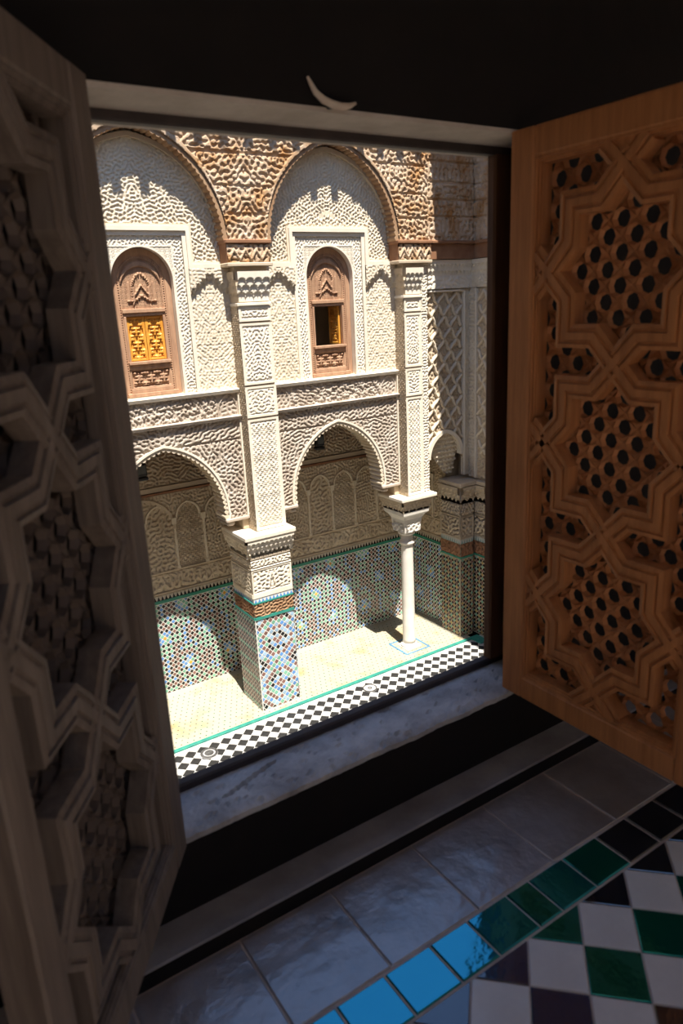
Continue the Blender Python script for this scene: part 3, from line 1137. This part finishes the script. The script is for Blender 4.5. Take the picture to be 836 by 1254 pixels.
# honeycomb vault of the little arch: stepped rows of cells
azh = arch_z(.345, 3.36, 3.80)
def w6(u, v):
    a, b = (u - XN) / .075, v / .085
    a = a + .5 * (np.floor(b) % 2)
    fa, fb = a - np.floor(a) - .5, b - np.floor(b) - .5
    return sst(.5, .12, np.hypot(fa, fb * 1.1)) * .5 + np.floor((v - 3.0) / .085) * .42 - .012 * ((u - 8.36) / .075) ** 2


HF('honeycomb_vault', 'stucco', t, (0, YL + .22, 0), X_, (7.60, 8.36), (3.02, 3.80), w6,
   lambda u, v: (v < azh(u - XN)) & (v > 3.30 - 1.1 * (u - 7.86)) & (v > 3.02) & (u > 7.80 - (v - 3.3) * .4), depth=.055, step=.009)
bx('lintel_core', 'stucco_dark', t, XL + .01, XR, YL + .11, YL + .14, 3.9, 6.2)
HF('merlon_frieze', 'stucco_pale', t, (0, YL - .04, 0), X_, (7.50, XC), (6.12, 6.55),
   lambda u, v: np.where(v > 6.30, stalactites(7.5, 8.5, 6.30, 6.55, 13, 2)(u, v), .25 * w(u, v)), depth=.05)
bx('cedar_band', 'cedar_dark', t, 7.56, XC, YF, 9.2, 6.56, 6.78)
bx('cedar_ledge', 'cedar_dark', t, 7.58, XC, YF - .05, 9.2, 6.785, 6.83, .01)
settle(t, (XN, YL, 3.0))
tag(t, 'tall carved diamond lattice panel over a small honeycomb arch, half in shadow', 'lattice')


# ---- corner piers
def corner_pier(x0, x1, y0, y1, zt, label, seed):
    t = empty('corner_pier')
    bx('core', 'stucco_dark', t, x0, x1, y0, y1, 0, zt)
    for O, U, a, b in (((0, y0, 0), X_, x0, x1), ((x0, 0, 0), NY_, -y1, -y0)):
        O = np.array(O, float)
        Nn = np.cross(U, Z_)
        P = lambda u, v, d, O=O, U=U, Nn=Nn: tuple(O + u * U + v * Z_ + d * Nn)
        cm = (a + b) / 2
        tg_ = MB().prism([(a, .0), (b, .0), (b, 1.52), (a, 1.52)], P, -.01, .003).build('tile_ground', 'grout_tan', t)
        mosaic('tile_mosaic', tg_, O, U, diamonds(a + .005, b - .005, .03, 1.51, .075,
               lambda u, v, i, j: (C_BLACK if i % 2 == 0 else (C_BROWN, C_GREEN, (.5, .34, .12))[(i // 2 + j // 2) % 3])), .007)
        MB().prism([(a, 1.525), (b, 1.525), (b, 1.56), (a, 1.56)], P, -.01, .012).build('green_line', 'green_tile', t)
        HF('inscription_band', 'cedar_dark', t, O, U, (a, b), (1.565, 1.80), script(1.57, 1.79, seed), depth=.02, step=.012)
        merlon_row('tooth_tiles', t, O, U, a, b, 1.805, 1.885, max(3, int((b - a) / .055)), (.25, .38, .34), (.62, .60, .55))
        HF('carved_band', 'stucco_dark', t, O, U, (a, b), (1.90, 2.30), framed(worms(.08, seed + 1, cm), a, b, 1.9, 2.3, .02, .9), depth=.022)
        HF('carved_band', 'stucco_dark', t, O, U, (a, b), (2.33, 2.52), worms(.055, seed + 2, cm), depth=.02)
        HF('stalactite_band', 'stucco_dark', t, O, U, (a, b), (2.53, 2.84), stalactites(a, b, 2.54, 2.84, max(2, int((b - a) / .1))), depth=.07, step=.01)
    bx('top_ledge', 'stucco_dark', t, x0 - .06, x1 + .02, y0 - .06, y1, 2.84, 2.92, .012)
    settle(t, ((x0 + x1) / 2, (y0 + y1) / 2, 0))
    return tag(t, label, 'pier', 'corner piers')


corner_pier(8.13, 8.42, 8.92, 9.43, 2.84, 'shaded tiled corner pier right behind the marble column', 141)
corner_pier(8.49, 8.95, 8.64, 9.38, 2.84, 'shaded tiled corner pier nearest the right window jamb', 151)

# ---- right wing
wr = bx('wall_right', 'stucco_dark', None, XC + .02, 9.2, 1.9, 9.4, 2.92, 9.4)
tag(wr, 'shaded carved wall of the right wing', None, None, 'structure')
wrl = bx('wall_right_lower', 'stucco_dark', None, 8.60, 9.2, 1.9, 8.52, -.2, 2.92)
tag(wrl, 'shaded lower wall of the right wing', None, None, 'structure')
ww = worms(.07, 160)
HF('carved_strip', 'stucco', wr, (XC, 9.1, 0), NY_, (0, .17), (2.95, 6.12), worms(.06, 161, .085), depth=.02)
HF('carved_strip', 'stucco', wr, (XC, 9.1, 0), NY_, (0, 1.2), (6.12, 6.55), lambda u, v: np.where(v > 6.30, stalactites(0, 1.2, 6.3, 6.55, 14, 2)(u, v), .3 * ww(u, v)), depth=.045)
HF('lattice_ground', 'stucco_dark', wr, (XC + .015, 9.1, 0), NY_, (.17, 1.2), (2.95, 6.10), ww, depth=.02)
lattice(wr, .20, 1.0, 3.4, 6.07, lambda a, b, d: (XC + .02 - d, 9.1 - a, b), 3, lambda u, v: False)
bx('frame_moulding', 'stucco_pale', wr, XC - .04, XC + .03, 8.90, 8.935, 2.95, 6.10)
bx('cedar_band', 'cedar_dark', wr, XC - .02, XC + .03, 7.6, 9.1, 6.56, 6.80)
bx('cedar_ledge', 'cedar_dark', wr, XC - .06, XC + .03, 7.6, 9.1, 6.785, 6.83)
HF('cedar_panel', 'cedar', wr, (XC, 9.1, 0), NY_, (0.1, 1.5), (6.83, 8.9), cedar2, depth=.03)

wl = bx('wall_left_wing', 'outer', None, -1.3, -1.0, 1.67, 10.7, -.2, 10.0)
tag(wl, 'plain wall of the left wing of the courtyard', None, None, 'structure')

tag(bx('wall_far_end', 'outer', None, 8.62, 8.9, 9.42, 10.36, 4.6, 9.0), 'closing wall behind the shaded corner', None, None, 'structure')

# ---- eaves with cedar brackets (their shadows fall on the carved wall)
ev = bx('trim_5', 'cedar_dark', None, -1.0, 8.8, 8.25, 8.99, 10.10, 10.2)
tag(ev, 'cedar eave of the far wing on projecting brackets', None, None, 'structure')
tag(bx('wall_parapet', 'outer', None, -1.0, 8.9, 9.0, 10.7, 9.3, 10.1), 'wall top of the far wing under the eave', None, None, 'structure')
bme = None
k = 0
while True:
    xb = 3.51 - .11 - 8 * .344 + k * .344
    k += 1
    if xb > 7.2:
        break
    if bme is None:
        o = MB().prism([(8.99, 9.55), (8.99, 10.1), (8.25, 10.1), (8.25, 9.64), (8.6, 9.62)], lambda a, b, d: (d, a, b), 0, .115).build('bracket', 'cedar_dark', ev)
        bme = o.data
    else:
        o = finish(bpy.data.objects.new('bracket', bme), None, ev)
    o.location = (xb, 0, 0)
ev2 = bx('trim_6', 'cedar_dark', None, 7.52, 9.2, 1.7, 8.98, 9.45, 9.62)
tag(ev2, 'cedar eave of the right wing above the shaded corner', None, None, 'structure')


# ---- carved wooden windows of the upper wall
def wooden_window(n, xc, leaves, label):
    t = empty('window_%d' % n)
    Y0 = YW + .085                      # face of the woodwork, set back in its niche
    F = FX(Y0)
    # arched outer frame
    out = [(xc + .39, 4.935)] + arch_pts(.39, 6.37, 6.76, 18, xc) + [(xc - .39, 4.935)]
    ins = offset_line(out, -.075)
    ins[0], ins[-1] = (xc + .315, 4.935), (xc - .315, 4.935)
    MB().ring(out, ins, F, .0, -.06).build('outer_frame', 'window_wood', t)
    o2, i2 = ins, offset_line(ins, -.045)
    i2[0], i2[-1] = (xc + .27, 4.935), (xc - .27, 4.935)
    MB().ring(o2, i2, F, -.012, -.06).build('beaded_frame', 'window_wood', t)
    # studs on the beaded frame
    P = np.array(offset_line(ins, -.0225))
    Ls = np.concatenate(([0], np.cumsum(np.hypot(*np.diff(P, axis=0).T))))
    mb = MB()
    for q in np.arange(.02, Ls[-1], .03):
        x, z = np.interp(q, Ls, P[:, 0]), np.interp(q, Ls, P[:, 1])
        r = .010
        mb.add([(x - r, Y0 + .012, z), (x, Y0 + .012, z - r), (x + r, Y0 + .012, z), (x, Y0 + .012, z + r), (x, Y0 - .004, z)],
               [(0, 1, 4), (1, 2, 4), (2, 3, 4), (3, 0, 4)])
    o = mb.build('bead_studs', 'window_wood', t)
    o['kind'] = 'stuff'
    # rails
    bx('sill_board', 'window_wood', t, xc - .34, xc + .34, Y0 - .03, Y0 + .06, 4.935, 4.985, .006)
    bx('rail', 'window_wood', t, xc - .28, xc + .28, Y0 - .018, Y0 + .06, 5.985, 6.035, .006)
    bx('rail', 'window_wood', t, xc - .28, xc + .28, Y0 - .035, Y0 + .06, 5.345, 5.385, .006)
    bx('rail', 'window_wood', t, xc - .28, xc + .28, Y0 - .005, Y0 + .06, 5.29, 5.345, .004)
    bx('rail', 'window_wood', t, xc - .28, xc + .28, Y0 - .005, Y0 + .06, 4.985, 5.04, .004)
    bx('lintel_strip', 'window_wood', t, xc - .28, xc + .28, Y0 + .0, Y0 + .06, 5.945, 5.985, .004)
    for s_ in (-1, 1):
        a = xc + s_ * .27
        bx('stile', 'window_wood', t, min(a, a - s_ * .03), max(a, a - s_ * .03), Y0 - .006, Y0 + .06, 5.385, 5.945, .004)
    # carved arched panel with its pattern of small arches
    az1 = arch_z(.262, 6.30, 6.575)
    az2, az3 = arch_z(.10, 6.28, 6.45), arch_z(.125, 6.28, 6.48)
    mesh_ = lambda u, v: sst(-.3, .3, np.sin((u + v) * 170) * np.sin((u - v) * 170))

    def tym(u, v):
        d = np.abs(u - xc)
        g = .35 * mesh_(u - xc, v)
        ring = (v < az3(d)) & ~(v < az2(d)) & (np.mod((np.arctan2(v - 6.28, u - xc) + 20) * 5, 1) < .6)
        bars = (np.abs(d - .10) < .012) & (v < 6.3) & (v > 6.12) | (np.abs(d - .155) < .010) & (v < 6.36) & (v > 6.12)
        steps = (np.abs(v - 6.13 - .02 * np.floor((.11 - d) / .03).clip(0, 9)) < .010) & (d < .19)
        tri = (np.abs(v - (6.32 - d * 1.35)) < .014) & (d < .1)
        edge = (np.abs(v - az1(d)) < .03)
        return np.where(ring | bars | steps | tri | edge, 1., g)
    HF('arched_panel', 'window_wood', t, (0, Y0 + .03, 0), X_, (xc - .27, xc + .27), (6.03, 6.68), tym, None, step=.008, depth=.028)
    pat = lambda u, v: sst(-.2, .3, np.cos((u - xc) * 2 * np.pi / .165) * np.cos((v - 5.165) * 2 * np.pi / .22) + .7 * np.cos((u - xc + v) * 75) * np.cos((u - xc - v) * 75))
    HF('lower_panel', 'window_wood', t, (0, Y0 + .03, 0), X_, (xc - .27, xc + .27), (5.04, 5.29),
       framed(pat, xc - .27, xc + .27, 5.04, 5.29, .022, 1.), None, step=.008, depth=.028)

    def leaf(name, x0, x1, parent):
        lf = empty(name)
        lf.parent = parent
        w_ = x1 - x0
        for a, b in ((0, .03), (w_ - .03, w_)):
            bx('stile', 'orange_wood', lf, a, b, 0, .028, 0, .55, .004)
        for a, b in ((0, .03), (.52, .55)):
            bx('rail', 'orange_wood', lf, .03, w_ - .03, 0, .028, a, b, .004)
        hx = lambda u, v: sst(-.1, .25, np.cos((u - w_ / 2) * 2 * np.pi / .16) * np.cos((v - .275) * 2 * np.pi / .18) * -1
                             + .8 * np.cos((u - w_ / 2 + v) * 70) * np.cos((u - w_ / 2 - v) * 70))
        HF('lattice_relief', 'orange_wood', lf, (0, .024, 0), X_, (.028, w_ - .028), (.028, .522), hx, None, step=.008, depth=.022)
        return lf
    if leaves == 'closed':
        for x0 in (xc - .24, xc + .003):
            lf = leaf('shutter_leaf', x0, x0 + .237, t)
            lf.location = (x0, Y0 + .03, 5.39)
    else:
        lf = leaf('shutter_leaf', 0, .237, t)
        lf.location = (xc + .235, Y0 + .06, 5.39)
        lf.rotation_euler = (0, 0, math.radians(97))
    for ch in [x for x in bpy.data.objects if x.parent == t]:
        ch.location = Vector(ch.location) - Vector((xc, YW, 4.93))
    t.location = (xc, YW, 4.93)
    return tag(t, label, None, None, 'structure')


wooden_window(1, BAYS[0], 'closed', 'arched carved wooden window with closed orange lattice shutters')
wooden_window(2, BAYS[1], 'open', 'arched carved wooden window standing open, dark inside')


# ---- floodlights high in the gallery, drains in the paving
def floodlight(x, z, label):
    t = empty('floodlight')
    MB().cbox(-.075, .075, -.05, .05, -.06, .13, .012).build('housing', 'dark_metal', t)
    MB().cbox(-.058, .058, -.058, -.045, -.02, .11, .004).build('glass', 'lens', t)
    MB().cbox(-.085, .085, -.05, .055, -.125, -.075, .012).build('ballast_box', 'dark_metal', t)
    MB().cbox(-.025, .025, .03, .13, -.03, .03, .006).build('wall_arm', 'dark_metal', t)
    t.location = (x, YB - .12, z)
    return tag(t, label, 'lamp', 'floodlights in the gallery')


floodlight(3.07, 3.74, 'dark floodlight on the gallery wall seen through the arch under the orange shutters')
floodlight(6.14, 3.74, 'dark floodlight on the gallery wall seen through the arch under the open window')


def drain(x, y, r, label, rings):
    t = empty('drain_cover', (x, y, 0))
    MB().lathe([(r, -.004), (r, .006), (r * .93, .010), (0.0, .010)], 0, 0, 32).build('disc', 'white_tile', t)
    for a, b in rings:
        c = [(math.cos(2 * math.pi * i / 32), math.sin(2 * math.pi * i / 32)) for i in range(32)]
        MB().ring([(p * r * a, q * r * a) for p, q in c], [(p * r * b, q * r * b) for p, q in c], lambda u, v, d: (u, v, d), .006, .015, True).build('ring', 'iron', t)
    return tag(t, label, 'drain', 'drains in the courtyard paving')


drain(2.975, 8.44, .125, 'round drain cover with dark rings in the paving beside the dark shutter', ((.98, .70), (.52, .05)))
drain(5.775, 8.48, .115, 'pale round drain cover in the paving below the open window', ((1.0, .86), (.3, .15)))

# ================================================================== THE ROOM WE LOOK FROM
ZF = 4.5
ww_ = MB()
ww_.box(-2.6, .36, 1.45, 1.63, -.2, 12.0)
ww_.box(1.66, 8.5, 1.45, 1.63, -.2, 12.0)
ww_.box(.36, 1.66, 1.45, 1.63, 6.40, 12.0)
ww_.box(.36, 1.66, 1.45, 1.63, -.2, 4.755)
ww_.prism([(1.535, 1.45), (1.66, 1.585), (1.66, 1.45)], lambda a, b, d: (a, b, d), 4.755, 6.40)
wwin = ww_.build('wall_window', 'wall_unlit', None)
bx('soffit', 'soffit', wwin, .36, 1.66, 1.447, 1.585, 6.392, 6.402)
bx('outer_soffit', 'soffit', wwin, .36, 1.66, 1.622, 1.66, 6.378, 6.41)
bx('outer_face', 'outer', wwin, 1.67, 8.5, 1.63, 1.66, -.2, 12.0)
bx('outer_face', 'outer', wwin, -2.6, .36, 1.63, 1.66, -.2, 12.0)
bx('outer_face', 'outer', wwin, .36, 1.67, 1.63, 1.66, 6.41, 12.0)
bx('outer_face', 'outer', wwin, .36, 1.67, 1.63, 1.66, -.2, 4.72)
tag(wwin, 'plaster wall round the window we look through, coloured near-black as unlit', None, None, 'structure')
for nm, a in (('wall_left', (-2.2, -2.0, -3.2, 1.45, 4.4, 7.5)), ('wall_back', (-2.0, 3.4, -3.2, -3.0, 4.4, 7.5)),
              ('wall_side', (3.4, 3.6, -3.2, 1.45, 4.4, 7.5))):
    tag(bx(nm, 'room_plaster', None, *a), None, None, None, 'structure')

ceil_ = MB()
for a in ((-2.2, 3.6, -1.3, 1.45), (-2.2, 3.6, -3.2, -2.6), (-2.2, -.8, -2.6, -1.3), (2.2, 3.6, -2.6, -1.3)):  # added unseen opening: sun behind the viewpoint bounces fill into the room
    ceil_.box(*a, 7.4, 7.6)
tag(ceil_.build('ceiling', 'room_plaster', None), 'ceiling of the dark room with an added, unseen roof opening at the back', None, None, 'structure')

# sill: rough plaster with a worn, wavering front edge
nx, ny = 130, 24
vs, fs = [], []
g = np.random.RandomState(4)
wob = np.convolve(g.uniform(-1, 1, nx + 12), np.ones(9) / 9, 'same')[:nx + 1] * 1.5
pits = [(g.uniform(.4, 1.6), g.uniform(1.44, 1.58), g.uniform(.004, .011)) for _ in range(60)]
for i in range(nx + 1):
    x = .36 + 1.30 * i / nx
    for j in range(ny + 1):
        q = j / ny
        y = 1.432 + wob[i] * .010 * (1 - q) + q * .175
        z = 4.79 - .010 * max(0, 1 - q * 5) ** 2 + g.uniform(-.0012, .0012)
        d = abs((x - .60) - (y - 1.515) * 2.9)
        if d < .016 and 1.505 < y < 1.556:
            z -= .016
        for px_, py_, pr_ in pits:
            if (x - px_) ** 2 + (y - py_) ** 2 < pr_ * pr_:
                z -= .006
        vs.append((x, y, z))
    vs.append((x, 1.437 + wob[i] * .008, 4.76))
n1 = ny + 2
for i in range(nx):
    for j in range(ny):
        fs.append((i * n1 + j, (i + 1) * n1 + j, (i + 1) * n1 + j + 1, i * n1 + j + 1))
    fs.append((i * n1 + ny + 1, (i + 1) * n1 + ny + 1, (i + 1) * n1, i * n1))
sill = MB().add(vs, fs).build('trim_3', 'sill', None)
tag(sill, 'rough plaster window sill with a dark crack', None, None, 'structure')

# low ledge below the window
led = MB()
led.cbox(-1.0, 3.0, 1.345, 1.452, 4.543, 4.552, .003)
led = led.build('trim_4', 'ledge', None)
tag(led, 'low worn stone ledge along the foot of the window wall', None, None, 'structure')
bx('riser', 'wall_unlit', led, -1.0, 3.0, 1.350, 1.45, 4.48, 4.543)  # coloured near-black as the shade band under the ledge lip

# fixed frame of the window
wfr = empty('window_3')
bx('bottom_rail', 'frame_dark', wfr, .38, 1.66, 1.588, 1.622, 4.785, 4.812, .005)
bx('head_rail', 'frame_dark', wfr, .38, 1.66, 1.586, 1.62, 6.372, 6.41, .005)
bx('post', 'frame_brown', wfr, 1.578, 1.665, 1.588, 1.622, 4.79, 6.40, .006)
bx('post', 'frame_brown', wfr, .37, .44, 1.588, 1.622, 4.79, 6.40, .006)
settle(wfr, (1.02, 1.63, 4.79))
tag(wfr, 'dark wooden frame set in the window opening', None, None, 'structure')

# ---- floor of the room
fl = bx('floor', 'grout_room', None, -2.2, 3.6, -3.2, 1.45, 4.25, ZF - .004)
tag(fl, 'tiled floor of the dark room with green border', None, None, 'structure')


def rect_tile(name, m, x0, x1, y0, y1, par, gap=.0022, skew=0.0, lift=0.0):
    z0, z1 = ZF - .012, ZF + lift
    x0, x1, y0, y1 = x0 + gap, x1 - gap, y0 + gap, y1 - gap
    b = .003
    q = [(x0 + skew, y0), (x1 + skew, y0), (x1, y1), (x0, y1)]
    c = [(x0 + skew + b, y0 + b), (x1 + skew - b, y0 + b), (x1 - b, y1 - b), (x0 + b, y1 - b)]
    mb = MB().add([(a, d, z0) for a, d in q] + [(a, d, z1 - .003) for a, d in q] + [(a, d, z1) for a, d in c],
                  [(8, 9, 10, 11)] + [(r * 4 + i, r * 4 + (i + 1) % 4, r * 4 + 4 + (i + 1) % 4, r * 4 + 4 + i) for r in (0, 1) for i in range(4)])
    return mb.build(name, m, par)


for i, x in enumerate((-.60, -.325, -.05, .222, .495, .757, 1.035, 1.312, 1.584, 1.86, 2.13)):
    rect_tile('quarry_tile', 'quarry', x, x + (.273, .273, .272, .273, .262, .278, .277, .272, .276, .27, .27)[i], 1.067, 1.348, fl,
              lift=rnd.uniform(-.0015, .0015))
bxs = [.075, .205, .335, .465, .595, .729, .865, .985, 1.122, 1.205, 1.337, 1.477, 1.61, 1.745, 1.875, 2.0, 2.13]
for i in range(len(bxs) - 1):
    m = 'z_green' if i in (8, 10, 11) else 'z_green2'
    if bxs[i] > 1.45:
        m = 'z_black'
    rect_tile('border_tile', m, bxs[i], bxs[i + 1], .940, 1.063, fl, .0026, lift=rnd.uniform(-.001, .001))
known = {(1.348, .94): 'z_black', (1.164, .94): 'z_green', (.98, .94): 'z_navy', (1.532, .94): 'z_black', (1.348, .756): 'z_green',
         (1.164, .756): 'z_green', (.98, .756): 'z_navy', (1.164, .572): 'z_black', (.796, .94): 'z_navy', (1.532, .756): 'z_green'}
for i in range(-6, 6):
    for j in range(0, 5):
        x, y = 1.256 + .184 * i, .848 - .184 * j
        for dx, dy, m in ((0, 0, 'z_white'), (.092, .092, None)):
            if m is None:
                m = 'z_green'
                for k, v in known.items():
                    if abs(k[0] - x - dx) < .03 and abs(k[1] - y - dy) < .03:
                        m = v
                        break
                else:
                    m = rnd.choice(('z_green', 'z_black', 'z_navy'))
            diamond_tile('floor_tile', m, x + dx, y + dy, fl, ZF - .012, ZF, .065 * .97, .934)


# ---- lattice shutters
def shutter(name, label, hinge, ang, s, wm, sm_, W, z0, z1, uc, du, zcs, dz, seed):
    """s: side of the carved face (+1 / -1 along the local y axis)"""
    t = empty(name, (hinge[0], hinge[1], z0), ang)
    H = z1 - z0
    fn = lambda a, b, h: (a, s * h, b - z0)
    def slab(nm, a0, a1, b0, b1, h0, h1, m, bev=.004, par=t):
        y0, y1 = sorted((s * h0, s * h1))
        return bx(nm, m, par, a0, a1, y0, y1, b0 - z0, b1 - z0, bev)
    e0, e1, f0, f1 = .078, W - .062, z0 + .07, z1 - .07
    st_ = slab('stile', 0, e0, z0, z1, -.062, 0, wm)
    slab('stile', e1, W, z0, z1, -.062, 0, wm)
    slab('rail', e0, e1, z0, f0, -.061, -.001, wm)
    slab('rail', e0, e1, f1, z1, -.061, -.001, wm)
    # stepped moulding inside the frame
    path = [(e0, f0), (e1, f0), (e1, f1), (e0, f1)]
    MB().sweep(path, [(0, -.05), (0, -.004), (.006, -.004), (.007, -.009), (.013, -.009), (.014, -.014), (.018, -.014), (.018, -.05)], fn, True).build('moulding', wm, t)
    # pierced screen: diamond cells with eight-sided holes
    mb = MB()
    p = .0535
    r = .0205
    n_u, n_v = int((e1 - e0) / (p / math.sqrt(2))) + 2, int((f1 - f0) / (p / math.sqrt(2))) + 2
    hd = p / math.sqrt(2)
    for i in range(n_u):
        for j in range(n_v):
            if (i + j) % 2:
                continue
            u, v = e0 + i * hd, f0 + j * hd
            if u < e0 - .005 or u > e1 + .005 or v > f1 + .005:
                continue
            out = [(u + hd, v), (u + hd / 2, v + hd / 2), (u, v + hd), (u - hd / 2, v + hd / 2), (u - hd, v), (u - hd / 2, v - hd / 2), (u, v - hd), (u + hd / 2, v - hd / 2)]
            inn = [(u + r * math.cos(math.pi / 4 * q), v + r * math.sin(math.pi / 4 * q)) for q in range(8)]
            mi = [(u + r * 1.25 * math.cos(math.pi / 4 * q), v + r * 1.25 * math.sin(math.pi / 4 * q)) for q in range(8)]
            cl = lambda q: (min(max(q[0], e0), e1), min(max(q[1], f0), f1))
            vs = [fn(*cl(q), -.058) for q in out] + [fn(*cl(q), -.052) for q in mi] + [fn(*cl(q), -.066) for q in inn]
            fs = []
            for q in range(8):
                w_ = (q + 1) % 8
                fs += [(q, w_, 8 + w_, 8 + q), (8 + q, 8 + w_, 16 + w_, 16 + q)]
            mb.add(vs, fs)
    mb.build('pierced_screen', sm_, t)['kind'] = 'stuff'
    # eight-pointed star straps and the short straps that tie them to the frame
    wd = .029
    prof = [(-wd, -.046), (-wd, -.008), (-wd * .66, -.005), (-wd * .6, -.0095), (-wd * .36, -.0095), (-wd * .3, -.004), (wd * .3, -.004),
            (wd * .36, -.0095), (wd * .6, -.0095), (wd * .66, -.005), (wd, -.008), (wd, -.046)]
    pr2 = [(a, b - .0012) for a, b in prof]
    for n, zc in enumerate(zcs):
        pts = []
        for q in range(16):
            R_ = 1.0 if q % 2 == 0 else math.cos(math.pi / 4) / math.cos(math.pi / 8)
            a = math.pi / 8 * q
            pts.append((uc + du * R_ * math.cos(a), zc + dz * R_ * math.sin(a)))
        ss_ = MB().sweep(pts, pr2 if n % 2 else prof, fn, True).build('star_strap', wm, t)
        for sd in (-1, 1):
            x = uc + sd * du
            ed = e0 + .004 if sd < 0 else e1 - .004
            q = abs(ed - x)
            if q > .008:
                MB().sweep([(ed, zc - q), (x, zc), (ed, zc + q)], pr2, fn).build('tie_strap', wm, ss_)
    for zz, ed in ((min(zcs) - dz, f0 + .004), (max(zcs) + dz, f1 - .004)):
        q = abs(ed - zz)
        if q > .008:
            MB().sweep([(uc - q, ed), (uc, zz), (uc + q, ed)], pr2, fn).build('tie_strap', wm, t)
    # hinges on the far stile
    for zh in (z0 + .22, z1 - .22):
        MB().lathe([(.007, zh - z0 - .04), (.009, zh - z0 - .038), (.009, zh - z0 + .038), (.007, zh - z0 + .04)], -.008, -s * .03, 10).build('hinge', 'dark_metal', st_)
    return tag(t, label, 'shutter', 'lattice shutters of the window')


shutter('lattice_shutter', 'brown wooden lattice shutter with star pattern, open on the right of the window', (1.49, 1.445), -math.pi / 2, -1,
        'shutter', 'shutter_screen', .65, 4.80, 6.395, .337, .2085, (5.160, 5.604, 6.046), .222, 1)
az_ = math.radians(35)
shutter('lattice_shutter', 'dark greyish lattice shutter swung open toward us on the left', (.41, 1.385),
        math.atan2(-math.cos(az_), -math.sin(az_)), 1, 'shutter_shaded', 'screen_shaded', .65, 4.80, 6.395, .337, .2285, (5.115, 5.592, 6.069), .2385, 2)

# ---- pale hook on the lintel
mb = MB()
pth = [(.882, 6.452), (.890, 6.438), (.900, 6.424), (.918, 6.412), (.940, 6.4055), (.965, 6.403), (.985, 6.406), (1.002, 6.413)]
rad = [.003, .005, .007, .0085, .0085, .0075, .006, .003]
vs, fs = [], []
for i, ((x, z), r) in enumerate(zip(pth, rad)):
    a, b = pth[max(0, i - 1)], pth[min(len(pth) - 1, i + 1)]
    tx, tz = b[0] - a[0], b[1] - a[1]
    l = math.hypot(tx, tz)
    for q in range(8):
        c, s_ = math.cos(math.pi / 4 * q) * r, math.sin(math.pi / 4 * q) * r * .8
        vs.append((x - tz / l * c, 1.432 + s_, z + tx / l * c))
for i in range(len(pth) - 1):
    for q in range(8):
        fs.append((i * 8 + q, i * 8 + (q + 1) % 8, i * 8 + 8 + (q + 1) % 8, i * 8 + 8 + q))
fs += [tuple(range(8)), tuple(range(len(vs) - 8, len(vs)))]
hk = empty('lintel_hook')
mb.add(vs, fs).build('curved_horn', 'bone', hk, True)
MB().cbox(.935, .947, 1.430, 1.452, 6.398, 6.410, .002).build('pin', 'dark_metal', hk)
settle(hk, (.94, 1.44, 6.40))
tag(hk, 'small pale curved hook on the dark lintel above the window', 'hook')
